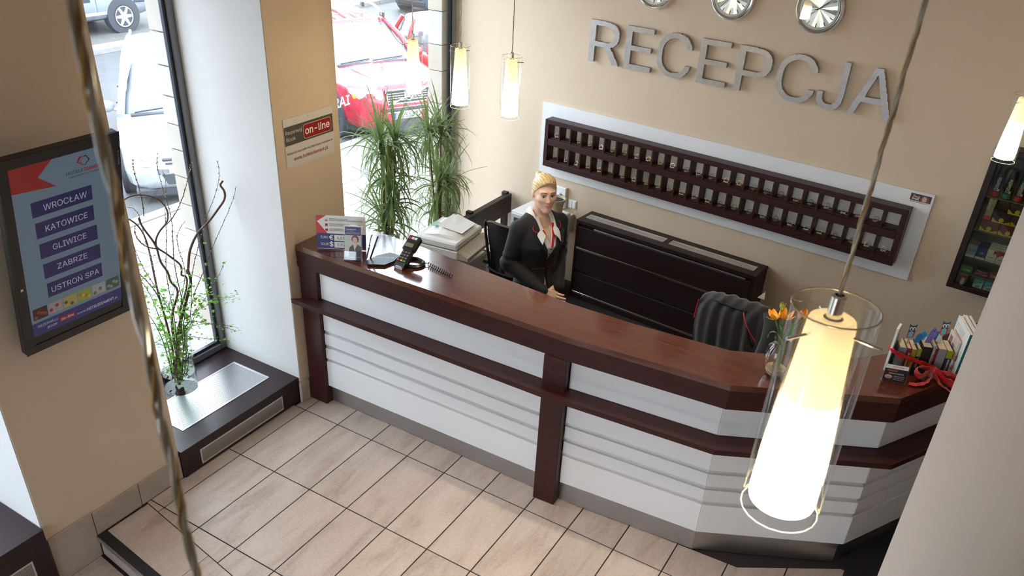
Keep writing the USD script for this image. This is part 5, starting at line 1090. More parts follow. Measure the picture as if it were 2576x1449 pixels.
# ---------------------------------------------------------------- the receptionist
def surface_nets(f, lo, hi, h):
    """A closed mesh of f < 0 on a grid of step h."""
    lo = np.array(lo, float); n = np.ceil((np.array(hi) - lo) / h).astype(int) + 1
    ax = [lo[i] + h * np.arange(n[i]) for i in range(3)]
    P = np.stack(np.meshgrid(*ax, indexing='ij'), -1); D = f(P)
    s = D < 0; c = np.zeros(tuple(n - 1), int); tot = np.zeros(tuple(n - 1) + (3,)); cnt = np.zeros(tuple(n - 1))
    for a in range(3):
        b, d = [x for x in range(3) if x != a]
        i0 = [slice(None)] * 3; i1 = [slice(None)] * 3; i0[a] = slice(0, -1); i1[a] = slice(1, None)
        A, B = D[tuple(i0)], D[tuple(i1)]; cr = (A < 0) != (B < 0); t = np.where(cr, A / np.where(cr, A - B, 1), 0)
        Q = P[tuple(i0)].copy(); Q[..., a] += t * h
        for ob in (0, 1):
            for od in (0, 1):
                sl = [slice(None)] * 3; sl[b] = slice(ob, n[b] - 1 + ob); sl[d] = slice(od, n[d] - 1 + od)
                m = cr[tuple(sl)]; tot += np.where(m[..., None], Q[tuple(sl)], 0); cnt += m
    idx = -np.ones(tuple(n - 1), int); on = cnt > 0; idx[on] = np.arange(on.sum()); V = tot[on] / cnt[on][:, None]; F_ = []
    for a in range(3):
        b, d = (a + 1) % 3, (a + 2) % 3
        i0 = [slice(1, -1)] * 3; i1 = [slice(1, -1)] * 3; i0[a] = slice(0, -1); i1[a] = slice(1, None)
        S0, S1 = s[tuple(i0)], s[tuple(i1)]; loc = np.argwhere(S0 != S1)
        if not len(loc): continue
        fl_ = S0[tuple(loc.T)]; base = loc.copy(); base[:, [b, d]] += 1
        def cell(ob, od):
            q = base.copy(); q[:, b] -= ob; q[:, d] -= od; return idx[tuple(q.T)]
        q = np.stack([cell(1, 1), cell(0, 1), cell(0, 0), cell(1, 0)], 1); q[~fl_] = q[~fl_][:, ::-1]
        F_ += [q[:, [0, 1, 2]], q[:, [0, 2, 3]]]
    return trimesh.Trimesh(V, np.vstack(F_), process=False)
def smin(a, b, k):
    hh = np.clip(.5 + .5 * (b - a) / k, 0, 1); return b + (a - b) * hh - k * hh * (1 - hh)
def smax(a, b, k): return -smin(-a, -b, k)
def s_ell(p, c, r):
    q = (p - np.array(c)) / np.array(r); l = np.linalg.norm(q, axis=-1); return (l - 1) * min(r)
def s_cap(p, a, b, ra, rb=None):
    a, b = np.array(a, float), np.array(b, float); rb = ra if rb is None else rb
    ab = b - a; t = np.clip(((p - a) @ ab) / (ab @ ab), 0, 1); return np.linalg.norm(p - a - t[..., None] * ab, axis=-1) - (ra + (rb - ra) * t)
TZ = [.74, .82, .90, 1.03, 1.12, 1.195, 1.27, 1.335, 1.395]; TA = [.172, .176, .168, .128, .142, .160, .168, .150, .085]; TB = [.122, .122, .116, .092, .104, .122, .110, .085, .060]; TC = [.0, .0, .0, .0, -.006, -.018, -.006, .006, .015]
def torso(p, grow=0., z0=.78, z1=1.385):
    z = p[..., 2]; a = np.interp(z, TZ, TA) + grow; b = np.interp(z, TZ, TB) + grow; c = np.interp(z, TZ, TC)
    q = np.sqrt((p[..., 0] / a) ** 2 + ((p[..., 1] - c) / b) ** 2); d = (q - 1) * np.minimum(a, b)
    return smax(d, np.maximum(z0 - z, z - z1 - grow), .01)
def front_y(x, z, grow):
    a = np.interp(z, TZ, TA) + grow; b = np.interp(z, TZ, TB) + grow; return np.interp(z, TZ, TC) - b * np.sqrt(np.maximum(1 - (x / a) ** 2, .02))
SH = [np.array((s * .163, .01, 1.303)) for s in (-1, 1)]; EL = [np.array((-.212, .045, 1.05)), np.array((.212, .05, 1.05))]; WR = [np.array((-.072, -.185, .915)), np.array((.078, -.165, .905))]
def arms(p, g0):
    d = None
    for s in (0, 1):
        e = smin(s_cap(p, SH[s], EL[s], .048 + g0, .040 + g0), s_cap(p, EL[s], WR[s], .040 + g0, .027 + g0), .02); d = e if d is None else np.minimum(d, e)
    return d
def shoulders(p, g0): return np.minimum(s_cap(p, (-.045, .022, 1.352), SH[0], .036 + g0, .044 + g0), s_cap(p, (.045, .022, 1.352), SH[1], .036 + g0, .044 + g0))
def f_jacket(p):
    wr = .0022 * np.sin(p[..., 2] * 60 + 14 * p[..., 0]) * np.exp(-((p[..., 2] - 1.02) / .10) ** 2)
    d = smin(smin(torso(p, .010), shoulders(p, .010), .03), arms(p, .012), .022) + wr
    elbow = .004 * np.sin(110 * p[..., 2]) * np.exp(-((p[..., 2] - 1.10) / .05) ** 2) * (np.abs(p[..., 0]) > .17)
    d = d + elbow
    z = p[..., 2]; w = np.interp(z, [1.09, 1.26, 1.36, 1.46], [0., .062, .076, .080])
    vee = np.maximum(np.abs(p[..., 0] - .004) - w, np.maximum(1.09 - z, p[..., 1] - .03))
    d = np.maximum(d, -vee)
    neck = s_cap(p, (0, .02, 1.34), (0, .03, 1.5), .064); d = smax(d, -neck, .008)
    vent = np.maximum(np.abs(p[..., 0]) - np.interp(z, [.76, 1.03], [.03, .0]), np.maximum(z - 1.02, p[..., 1] + .05)); return np.maximum(d, -vent)
def f_shirt(p):
    d = smin(torso(p, .001, 1.0), shoulders(p, -.008), .03); z = p[..., 2]
    w = np.interp(z, [1.205, 1.34, 1.45], [0, .042, .05]); vee = np.maximum(np.abs(p[..., 0] - .006) - w, np.maximum(1.205 - z, p[..., 1] - .02)); d = np.maximum(d, -vee)
    return smax(d, -s_cap(p, (0, .02, 1.32), (0, .03, 1.5), .056), .006)
HC = np.array((0, -.026, 1.545)); HY = math.radians(-17)
def f_head(p0):
    p = p0 - HC; c, s = math.cos(-HY), math.sin(-HY); p = np.stack([c * p[..., 0] - s * p[..., 1], s * p[..., 0] + c * p[..., 1], p[..., 2]], -1); p[..., 0] = np.abs(p[..., 0])
    d = s_ell(p, (0, .014, .028), (.075, .094, .092)); d = smin(d, s_ell(p, (0, -.028, -.030), (.058, .066, .080)), .03)
    d = smin(d, s_cap(p, (.046, .0, -.044), (.006, -.068, -.098), .017, .0145), .024); d = smin(d, s_ell(p, (.040, -.060, -.018), (.020, .019, .018)), .024)
    d = smin(d, s_cap(p, (.014, -.085, .031), (.044, -.069, .029), .0055), .018)
    d = smax(d, -s_ell(p, (.031, -.101, .008), (.0145, .0155, .0095)), .012)
    d = smin(d, s_cap(p, (0, -.089, .012), (0, -.106, -.024), .005, .0078), .011); d = smin(d, s_ell(p, (.0078, -.097, -.029), (.0065, .008, .0055)), .006)
    d = smin(d, s_cap(p, (0, -.0905, -.0545), (.017, -.084, -.0575), .0052, .003), .005); d = smin(d, s_cap(p, (0, -.0900, -.0650), (.014, -.084, -.0625), .0062, .003), .005)
    d = smax(d, -s_cap(p, (0, -.098, -.0595), (.020, -.089, -.0598), .0016), .003)
    d = smin(d, s_ell(p, (0, -.073, -.094), (.018, .015, .015)), .022)
    d = smin(d, s_ell(p, (.077, .012, -.004), (.008, .019, .031)), .008)
    nk = s_cap(p0, (0, .022, 1.30), (0, .006, 1.48), .053, .046); d = smin(d, nk, .018)
    ch = smin(torso(p0, -.010, 1.12), shoulders(p0, -.018), .03); return smin(d, ch, .022)
def f_hair(p0):
    p = p0 - HC; c, s = math.cos(-HY), math.sin(-HY); x = c * p[..., 0] - s * p[..., 1]; y = s * p[..., 0] + c * p[..., 1]; z = p[..., 2]; q = np.stack([x, y, z], -1)
    ang = np.arctan2(x, z + .02)
    groove = .0009 * np.sin(ang * 46 + 5 * y / .1) + .0008 * np.sin(ang * 83 + 4) + .0004 * np.sin(ang * 151)
    d = s_ell(q, (0, .016, .032), (.080, .098, .095)); d = smin(d, s_ell(q, (0, -.035, .088), (.050, .052, .034)), .03) + groove
    cut = np.maximum(-(y * .74 + z * .67 + .001 + .035 * np.abs(x) * (x > -9)), -(z + .085 - .25 * (.09 - y))); d = smax(d, cut, .006)
    b = s_ell(q, (-.018, .088, .085), (.030, .034, .030)) + .003 * np.sin(60 * x + 50 * z); return smin(d, b, .008)
PL = (1.15, 1.18, 0); PM = rotz(math.radians(62.7), PL)
pr_ = thing('person', 'receptionist with blond pinned-up hair in a dark red-piped jacket standing behind the counter', 'person', PL)
M_SKIN = mat('skin', (.80, .52, .40), .45, sss=.15); M_SKIN_H = M_SKIN
M_HAIR = mat('blond_hair', (.78, .62, .38), .35, noise=(70, (.52, .34, .15), 4, (1, 1, .5)))
M_JACK = mat('jacket_charcoal', (.010, .010, .014), .8, sheen=.05, bump=(600, .0004)); M_SHIRT = mat('white_shirt', (.78, .78, .79), .6)
def hand(w, d, n, side, curl):
    """Palm, four unequal bent fingers and a thumb from the side of the palm."""
    d = np.array(d, float); d /= np.linalg.norm(d); n = np.array(n, float); n -= d * (n @ d); n /= np.linalg.norm(n); s = np.cross(d, n) * side
    sp = lambda c, r: ellipsoid(c, (r, r, r), 1).vertices
    parts = [hull(np.vstack([sp(w - d * .03, .023), sp(w, .024)])), hull(np.vstack([sp(w + s * .012, .018), sp(w - s * .012, .018)] + [sp(w + d * .075 + s * o + n * .002, .0115) for o in (-.030, -.010, .011, .030)]))]
    for o, L in ((.031, .92), (.011, 1.06), (-.010, 1.0), (-.030, .80)):
        p = w + d * (.076 - abs(o) * .15) + s * o; dd = d.copy(); r = .0092
        for k, (ln, cv_) in enumerate(((.040, curl), (.026, curl * 1.1), (.021, curl * .8))):
            ax = np.cross(n, d); a = -cv_; dd = dd * math.cos(a) + np.cross(ax, dd) * math.sin(a) + ax * (ax @ dd) * (1 - math.cos(a)); q = p + dd * ln * L
            parts.append(hull(np.vstack([sp(p, r), sp(q, r * .92)]))); p = q; r *= .92
    t0 = w + d * .022 + s * .020; t1 = t0 + (d * .55 + s * .65 - n * .35) * .040; t2 = t1 + (d * .85 + s * .15 - n * .45) * .032; t3 = t2 + (d * .9 - s * .1 - n * .4) * .022
    for a, b, r in ((t0, t1, .0125), (t1, t2, .0105), (t2, t3, .0092)): parts.append(hull(np.vstack([sp(a, r), sp(b, r * .93)])))
    m = m3.Manifold.batch_boolean(parts, m3.OpType.Add).refine_to_length(.004); v, f = arr(m); t = trimesh.Trimesh(v, f, process=True); trimesh.smoothing.filter_taubin(t, iterations=12); return t
legs = surface_nets(lambda p: np.minimum(smin(torso(p, -.012, .80, 1.25), np.minimum(s_cap(p, (-.09, .0, .86), (-.095, .01, .08), .082, .045), s_cap(p, (.09, .0, .86), (.095, .01, .08), .082, .045)), .04), arms(p, 0)), (-.32, -.26, .02), (.32, .2, 1.45), .012)
head = surface_nets(f_head, (-.22, -.18, 1.12), (.22, .14, 1.68), .0035)
hR = hand(WR[0] + np.array((.012, -.012, -.010)), (.78, -.30, -.50), (-.20, -.80, .55), 1, .42)
hL = hand(WR[1] + np.array((-.012, .012, -.016)), (-.80, -.20, -.46), (.20, -.75, .55), -1, .40)
part(pr_, 'body', X(cat_(legs, head, hR, hL), PM), M_SKIN, smooth=True)
part(pr_, 'hair', X(surface_nets(f_hair, (-.12, -.16, 1.43), (.12, .13, 1.69), .003), PM), M_HAIR, smooth=True)
part(pr_, 'jacket', X(surface_nets(f_jacket, (-.34, -.26, .76), (.34, .16, 1.47), .0055), PM), M_JACK, smooth=50)
part(pr_, 'shirt', X(surface_nets(f_shirt, (-.24, -.16, 1.0), (.24, .14, 1.46), .006), PM), M_SHIRT, smooth=50)
HM = PM @ np.array([[math.cos(HY), -math.sin(HY), 0, HC[0]], [math.sin(HY), math.cos(HY), 0, HC[1]], [0, 0, 1, HC[2]], [0, 0, 0, 1.]])
M_EYEW = mat('eye_white', (.70, .68, .66), .25); M_IRIS = mat('iris_brown', (.035, .022, .015), .15); M_LASH = mat('lash_dark', (.02, .012, .010), .6); M_BROW = mat('eyebrow', (.16, .08, .04), .7); M_LIP = mat('lips_rose', (.66, .24, .20), .35)
for s in (-1, 1):
    part(pr_, 'eye', X(ellipsoid((s * .0305, -.0775, .0070), (.0135, .0115, .0088), 2), HM), M_EYEW, smooth=True); part(pr_, 'iris', X(ellipsoid((s * .0305 - .0025, -.0868, .0068), (.0058, .0028, .0064), 2), HM), M_IRIS, smooth=True)
    part(pr_, 'eyelashes', X(tube(spline([(s * .0165, -.0860, .0080), (s * .025, -.0895, .0155), (s * .035, -.0885, .0160), (s * .0465, -.0775, .0095)], 10), np.r_[.0008, np.full(8, .0018), .0010], 6), HM), M_LASH)
    part(pr_, 'eyebrow', X(tube(spline([(s * .013, -.0915, .0305), (s * .027, -.0905, .0330), (s * .040, -.0825, .0325), (s * .051, -.0710, .0270)], 12), np.linspace(.0026, .0010, 12), 6), HM), M_BROW)
part(pr_, 'upper_lip', X(tube(spline([(-.0185, -.0860, -.0578), (-.008, -.0945, -.0550), (0, -.0958, -.0565), (.008, -.0945, -.0550), (.0185, -.0860, -.0578)], 16), np.r_[.0006, np.full(14, .0024), .0006], 6), HM), M_LIP)
part(pr_, 'lower_lip', X(tube(spline([(-.0165, -.0870, -.0590), (-.007, -.0955, -.0650), (0, -.0965, -.0655), (.007, -.0955, -.0650), (.0165, -.0870, -.0590)], 16), np.r_[.0006, np.linspace(.0024, .0033, 7), np.linspace(.0033, .0024, 7), .0006], 6), HM), M_LIP)
# collar, lapels, piping, buttons
def plate(rows, th=.003):
    rows = np.array(rows, float); n = np.cross(np.gradient(rows, axis=0), np.gradient(rows, axis=1)); n /= np.linalg.norm(n, axis=2)[..., None] + 1e-9
    return loft(np.concatenate([rows, (rows - n * th)[:, ::-1]], 1))
for s in (-1, 1):
    R1 = []
    for f in np.linspace(0, 1, 12):
        z = 1.375 - f * .280; w = np.interp(z, [1.09, 1.26, 1.36, 1.46], [0., .062, .076, .080]); wd_ = .012 + .050 * math.sin(math.pi * min(1, (1 - f) * 1.05)) ** .7 * (.5 + .5 * (1 - f)); row = []
        for g_ in np.linspace(0, 1, 5):
            x = s * (w + wd_ * g_ - .004) + .004; zz = z + .02 * g_; row.append((x, front_y(x, min(zz, 1.35), .0145) - .004 * math.sin(g_ * 3.14) + (.03 if zz > 1.35 else 0) * (zz - 1.35) / .03, zz))
        R1.append(row)
    R1 = np.array(R1); part(pr_, 'lapel', X(plate(R1 if s > 0 else R1[:, ::-1]), PM), M_JACK, smooth=50)
    part(pr_, 'lapel_piping', X(tube(spline([R1[2, 4] + (0, -.003, .002), R1[3, 4] + (0, -.004, .0), R1[3, 3] + (0, -.005, -.003), R1[3, 2] + (0, -.005, -.002)], 10), .0026, 6), PM), M_PIPING)
    # white collar wing over the lapel
    I_ = spline([(s * .040, .066, 1.425), (s * .058, .020, 1.420), (s * .057, -.030, 1.385), (s * .048, -.072, 1.335), (s * .034, front_y(.036, 1.28, .014) - .006, 1.285)], 12)
    O_ = spline([(s * .052, .092, 1.395), (s * .086, .040, 1.390), (s * .094, -.020, 1.362), (s * .092, -.082, 1.312), (s * .072, front_y(.07, 1.235, .024) - .010, 1.236)], 12)
    C0 = np.array([[i_, i_ * .6 + o_ * .4 + (s * .004, -.004, .006), i_ * .25 + o_ * .75 + (s * .003, -.004, .003), o_] for i_, o_ in zip(I_, O_)])
    part(pr_, 'shirt_collar', X(plate(C0 if s < 0 else C0[:, ::-1], .0025), PM), M_SHIRT, smooth=50)
red_pts = [(.044, 1.345), (.039, 1.315), (.029, 1.275), (.017, 1.235), (.008, 1.202)]
RP = np.array([[(x - .004, front_y(x, z, .004) - .002, z), (x + .014, front_y(x + .014, z, .004) - .003, z)] for x, z in red_pts]); part(pr_, 'red_placket', X(plate(RP, .002), PM), M_PIPING)
RP = np.array([[(-x + .010, front_y(-x, z, .004) - .001, z), (-x - .004, front_y(-x - .004, z, .004) - .002, z)] for x, z in red_pts[1:3]]); part(pr_, 'red_placket', X(plate(RP[:, ::-1], .002), PM), M_PIPING)
for z in (1.185, 1.142, 1.108): part(pr_, 'shirt_button', X(ellipsoid((.006, front_y(.006, z, .001) - .003, z), (.0052, .003, .0052), 1), PM), M_BLACK)
part(pr_, 'jacket_button', X(ellipsoid((.004, front_y(0, 1.048, .011) - .003, 1.048), (.011, .004, .011), 2), PM), M_BLACK)
part(pr_, 'waist_piping', X(tube([(x, front_y(x, 1.036 + .012 * abs(x) / .1, .011) - .0005, 1.036 + .25 * abs(x) * .12 * (1 if x > 0 else .3)) for x in np.linspace(-.098, .10, 16)], .0014, 5), PM), M_PIPING)
trs = surface_nets(lambda p: smin(torso(p, .002, .70, .90), np.minimum(s_cap(p, (-.09, .0, .84), (-.095, .01, .06), .094, .070), s_cap(p, (.09, .0, .84), (.095, .01, .06), .094, .070)), .03), (-.25, -.2, -.03), (.25, .2, .95), .012)
vv, ff = arr(trs); vv[:, 2] = np.maximum(vv[:, 2], .045); part(pr_, 'trousers', X((vv, ff), PM), M_JACK, smooth=50)
for s in (-1, 1): part(pr_, 'shoe', X(hull(np.vstack([ellipsoid((s * .095, -.10, .03), (.036, .06, .028), 1).vertices, ellipsoid((s * .095, .03, .045), (.034, .04, .044), 1).vertices])), PM), M_BLACK)

# ---------------------------------------------------------------- cars in the street
M_CARGLASS = mat('car_glass', (.10, .12, .14), .06, coat=.4); M_TYRE = mat('tyre', (.02, .02, .022), .8); M_RIMC = mat('alloy', (.55, .56, .58), .3, .6); M_DARKP = mat('bumper_dark', (.035, .04, .05), .6)
M_LAMPG = mat('headlamp_glass', (.62, .66, .70), .12, coat=.6); M_AMBER = mat('amber_lens', (.75, .30, .05), .2); M_TAIL = mat('tail_lens', (.50, .015, .03), .2)
def car(name, label, front, yaw, paint, st, gh, wheels, W, rw, extras=None, pillars=None, roofz=None):
    """st: body stations (x, half width, underside, top); gh: (belt x0, x1, half width, z), (roof x0, x1, half width, z). Local x runs forward, the nose at 0."""
    M = rotz(math.radians(yaw), front); t = thing(name, label, 'car', front); A = lambda m: X(m, M)
    def sec(x, w, zb, zt):
        h = [(0, zb), (w * .84, zb), (w * .97, zb + .07), (w, zb + .22), (w, zb + .45 * (zt - zb)), (w * .985, zt - .14), (w * .95, zt - .045), (w * .84, zt - .008), (w * .45, zt + .018), (0, zt + .025)]
        full = h + [(-a, b) for a, b in h[-2:0:-1]]; return [(x, a, b) for a, b in full]
    xs = np.array([s_[0] for s_ in st]); fine = np.linspace(xs[0], xs[-1], 46); fine = np.unique(np.r_[fine, xs])[::-1]
    from scipy.interpolate import PchipInterpolator
    I = [PchipInterpolator(xs[::-1], np.array([s_[k] for s_ in st])[::-1]) for k in (1, 2, 3)]
    part(t, 'body', A(loft([sec(x, *[float(i(x)) for i in I]) for x in fine])), paint, smooth=45)
    (bx0, bx1, bw, bz), (rx0, rx1, rwid, rz) = gh
    def loop(x0, x1, w, z, k=9):
        p = []
        c_, L = (x0 + x1) / 2, (x0 - x1) / 2
        for a in np.linspace(0, 2 * math.pi, 64, endpoint=False):
            ca, sa = math.cos(a), math.sin(a); r_ = (abs(ca) ** k + abs(sa) ** k) ** (-1 / k); xx = ca * r_; p.append((c_ + L * xx - .05 * (1 - abs(sa * r_) ** 2 * 0) * 0, w * sa * r_, z - .03 * (sa * r_) ** 2 * (z > bz + .2)))
        return p
    mid = lambda f: loop(bx0 + (rx0 - bx0) * f, bx1 + (rx1 - bx1) * f, bw + (rwid - bw) * f ** 1.3, bz + (rz - bz) * f)
    part(t, 'windows', A(loft([loop(bx0, bx1, bw, bz - .03)] + [mid(f) for f in np.linspace(0, .93, 7)])), M_CARGLASS, smooth=40)
    top = loop(rx0, rx1, rwid, rz); part(t, 'roof', A(loft([mid(.90)] + [mid(.955), top] + [[((x - (rx0 + rx1) / 2) * g_ + (rx0 + rx1) / 2, y * g_, z + .045 * (1 - g_ ** 2)) for x, y, z in top] for g_ in (.96, .8, .5, .1)])), paint, smooth=45)
    for (xb, xt) in (pillars or []):
        for s in (-1, 1): part(t, 'pillar', A(tube([(xb, s * (bw - .01), bz - .02), ((xb + xt) / 2, s * ((bw + rwid) / 2 + .012), (bz + rz) / 2), (xt, s * (rwid - .005), rz - .05)], [.055, .045, .045], 8)), paint, smooth=60)
    for x in wheels:
        for s in (-1, 1):
            c = (x, s * (W - .10), rw); WM = M @ trimesh.transformations.translation_matrix(c) @ rot([1, 0, 0], -s * math.pi / 2)
            part(t, 'wheel_arch', A(X(lathe([(0, -.1), (rw * 1.17, -.1), (rw * 1.17, .108), (rw * 1.10, .112), (0, .112)], 32), trimesh.transformations.translation_matrix((x, s * (W - .10), rw + .02)) @ rot([1, 0, 0], -s * math.pi / 2))), M_DARKP)
            w_ = part(t, 'tyre', X(lathe([(rw * .64, -.09), (rw * .95, -.09), (rw, -.05), (rw, .05), (rw * .95, .10), (rw * .66, .118), (rw * .64, .10)], 36), WM), M_TYRE, smooth=50)
            spk = [X(hull([(a, b, z) for a, wd2 in ((rw * .10, .045), (rw * .60, .03)) for b in (-wd2, wd2) for z in (.085, .115)]), rot([0, 0, 1], k * 2 * math.pi / 6)) for k in range(6)]
            part(t, 'alloy_rim', X(cat_(lathe([(rw * .60, .06), (rw * .66, .06), (rw * .66, .120), (rw * .60, .117), (rw * .60, .06)], 36), lathe([(0, .09), (rw * .16, .09), (rw * .14, .122), (0, .125)], 20), *spk), WM), M_RIMC)
    if extras: extras(t, A, M)
    return t
M_SILV = mat('silver_paint', (.38, .40, .42), .3, .25, coat=.4); M_SILV2 = mat('van_silver_paint', (.22, .25, .28), .35, .3, coat=.5); M_REDC = mat('red_paint', (.34, .012, .03), .25, coat=.8); M_REDC2 = mat('bright_red_paint', (.50, .02, .03), .3, coat=.6); M_NAVC = mat('dark_blue_paint', (.03, .045, .08), .3, coat=.6)
def mirror(t, A, x, w, z, paint):
    for s in (-1, 1): part(t, 'mirror', A(cat_(ellipsoid((x, s * (w + .12), z), (.075, .115, .085), 2), tube([(x + .02, s * (w - .05), z - .06), (x, s * (w + .06), z - .03)], .03, 8))), paint, smooth=60)
def ex_silver(t, A, M):
    mirror(t, A, -1.50, .86, 1.0, M_SILV)
    for s in (-1, 1):
        part(t, 'headlight', A(hull(np.vstack([ellipsoid((-.16, s * .50, .66), (.10, .10, .085), 1).vertices, ellipsoid((-.40, s * .74, .76), (.10, .08, .07), 1).vertices, ellipsoid((-.22, s * .64, .70), (.11, .10, .09), 1).vertices]) + (.035, s * .02, 0))), M_LAMPG, smooth=50)
        for x, y in ((-.095, .52), (-.19, .66)): part(t, 'reflector_ring', A(X(torus(.055, .012), trimesh.transformations.translation_matrix((x + .045, s * (y + .015), .69)) @ rot([0, 1, 0], 1.25))), M_CHROME)
        part(t, 'bumper_opening', A(hull([(x, s * y, z) for y, z in ((.50, .36), (.74, .38), (.72, .47), (.48, .44)) for x in (-.02 - (y - .4) * .45, -.12 - (y - .4) * .45)])), M_DARKP)
        part(t, 'roof_rail', A(tube(spline([(-2.0, s * .56, 1.56), (-2.2, s * .58, 1.63), (-3.0, s * .58, 1.66), (-3.7, s * .56, 1.62)], 16), .022, 8)), M_LIGHTGREY)
        part(t, 'bumper_crease', A(tube(spline([(-.03, s * .35, .56), (-.06, s * .60, .55), (-.25, s * .80, .56)], 10), .012, 6)), M_SILV)
    part(t, 'grille', A(cat_(cbox(-.07, .012, -.33, .33, .62, .655, .01), cbox(-.07, .008, -.30, .30, .57, .60, .01))), M_DARKP); part(t, 'lower_grille', A(hull([(x, y, z) for y, z in ((-.30, .30), (.30, .30), (.36, .44), (-.36, .44)) for x in (.014, -.08)])), M_DARKP)
    part(t, 'bumper_lip', A(cbox(-.45, -.05, -.72, .72, .10, .24, .03)), M_DARKP)
    part(t, 'antenna', A(cat_(lathe([(0, 0), (.05, 0), (.035, .03), (.014, .05), (.008, .16), (.003, .20), (.002, .62), (0, .62)], 16, (-3.2, -.12, 1.61)))), M_BLACK)
    part(t, 'wiper', A(tube([(-1.02, -.60, 1.02), (-1.04, -.20, 1.06), (-1.10, .10, 1.07)], .010, 6)), M_BLACK)
    part(t, 'windscreen_sticker', A(X(cbox(-.10, .10, -.035, .035, 0, .004, .001), frame((-1.22, -.38, 1.105), (0, 1, 0), (-.85, 0, .53)))), M_PAPER)
    part(t, 'door_handle', A(cat_(cbox(-2.3, -2.15, -.885, -.865, .86, .89, .008), cbox(-3.2, -3.05, -.88, -.86, .88, .91, .008))), M_BLACK)
    part(t, 'cowl_strip', A(cbox(-1.06, -.98, -.66, .66, .965, 1.005, .01)), M_DARKP)
    part(t, 'licence_plate', A(cbox(.010, .022, -.26, .26, .46, .57, .004)), M_PAPER)
ST = [(0, .42, .30, .60), (-.05, .62, .24, .66), (-.18, .76, .20, .73), (-.45, .835, .18, .82), (-.8, .865, .17, .91), (-1.1, .875, .17, .985), (-2.0, .885, .17, 1.0), (-3.4, .88, .17, 1.02), (-4.0, .83, .20, 1.02), (-4.28, .74, .28, .98), (-4.34, .66, .34, .9)]
car('car', 'pale silver hatchback with roof rails parked nose-on outside the bench window', (-5.60, 3.64, G), -37.3, M_SILV, ST, ((-1.02, -4.15, .80, .99), (-1.95, -3.85, .60, 1.56)), (-.78, -3.38), .885, .31, ex_silver, [(-1.06, -1.98), (-2.35, -2.5), (-3.3, -3.35), (-4.1, -3.85)])
def ex_suv(t, A, M):
    mirror(t, A, -1.55, .92, 1.14, M_REDC)
    for s in (-1, 1):
        part(t, 'headlight', A(hull(np.vstack([ellipsoid((-.07, s * .46, .84), (.05, .06, .10), 1).vertices, ellipsoid((-.20, s * .76, .86), (.08, .06, .10), 1).vertices, ellipsoid((-.34, s * .86, .90), (.06, .04, .05), 1).vertices]) + (.025, s * .015, 0))), M_LAMPG, smooth=50)
        for y in (.52, .66): part(t, 'reflector_ring', A(X(torus(.062, .014), trimesh.transformations.translation_matrix((.0 - (y - .5) * .5, s * y, .86)) @ rot([0, 1, 0], 1.5))), M_CHROME)
        part(t, 'indicator', A(ellipsoid((-.25, s * .845, .84), (.07, .035, .07), 1)), M_AMBER)
        part(t, 'fog_slot', A(hull([(x, s * y, z) for y, z in ((.46, .545), (.78, .56), (.78, .60), (.46, .59)) for x in (.016 - (y - .4) * .42, -.08 - (y - .4) * .42)])), M_DARKP)
        part(t, 'roof_rail', A(tube(spline([(-2.05, s * .60, 1.72), (-2.25, s * .62, 1.79), (-3.2, s * .62, 1.82), (-4.0, s * .60, 1.78)], 16), .024, 8)), M_SILV)
        part(t, 'rail_foot', A(cat_(cbox(-2.16, -2.02, s * .61 - .025, s * .61 + .025, 1.69, 1.77, .01), cbox(-3.0, -2.9, s * .62 - .025, s * .62 + .025, 1.73, 1.81, .01))), M_BLACK)
        part(t, 'bonnet_crease', A(tube(spline([(-.10, s * .34, .965), (-.6, s * .46, 1.04), (-1.2, s * .60, 1.10)], 12), .016, 6)), M_REDC)
    part(t, 'grille_opening', A(hull([(x, y, z) for y, z in ((-.36, .70), (.36, .70), (.40, .92), (-.40, .92)) for x in (.018, -.06)])), M_BLACK)
    part(t, 'grille_frame', A(tube([(.022, -.40, .925), (.022, .40, .925), (.022, .36, .695), (.022, -.36, .695), (.022, -.40, .925)], .016, 6)), M_CHROME)
    part(t, 'grille_slat', A(cat_(*[cbox(.012, .026, -.37, .37, z - .006, z + .006, .002) for z in (.745, .785, .825, .865)])), M_RIMC)
    part(t, 'diagonal_bar', A(tube([(.030, -.30, .705), (.032, .34, .915)], .016, 6)), M_CHROME); part(t, 'ring_emblem', A(X(torus(.068, .015), trimesh.transformations.translation_matrix((.034, .02, .81)) @ rot([0, 1, 0], math.pi / 2))), M_CHROME)
    part(t, 'bumper_slot', A(cbox(-.05, .022, -.36, .36, .565, .615, .01)), M_DARKP); part(t, 'chrome_strip', A(cat_(cbox(.0, .026, -.38, .38, .618, .632, .004), cbox(.0, .026, -.38, .38, .548, .560, .004))), M_CHROME)
    part(t, 'lower_bumper', A(loft([[(x - abs(y) ** 2.4 * .75 , y, z) for y in np.linspace(-.90, .90, 19)] + [(-.5, .90, z), (-.5, -.90, z)] for x, z in ((.0, .20), (.02, .28), (.02, .42), (.0, .46))])), M_DARKP, smooth=40)
    pM2 = M @ frame((.030, -.26, .435), (0, 1, 0), (0, 0, 1)); part(t, 'licence_plate', X(cbox(0, .52, 0, .115, -.012, 0, .003), pM2), M_PAPER)
    f_ = Flat(t, pM2); f_.rect(.004, .004, .042, .111, gm('plate_blue', (.02, .06, .35)), .0006); f_.text('SK 5537J', .055, .022, .505, .072, M_DARKP, .0008, True)
    part(t, 'wiper', A(cat_(tube([(-1.15, -.66, 1.14), (-1.20, -.10, 1.17)], .010, 6), tube([(-1.15, -.05, 1.15), (-1.20, .55, 1.17)], .010, 6))), M_BLACK); part(t, 'cowl_strip', A(cbox(-1.18, -1.12, -.72, .72, 1.08, 1.125, .01)), M_DARKP)
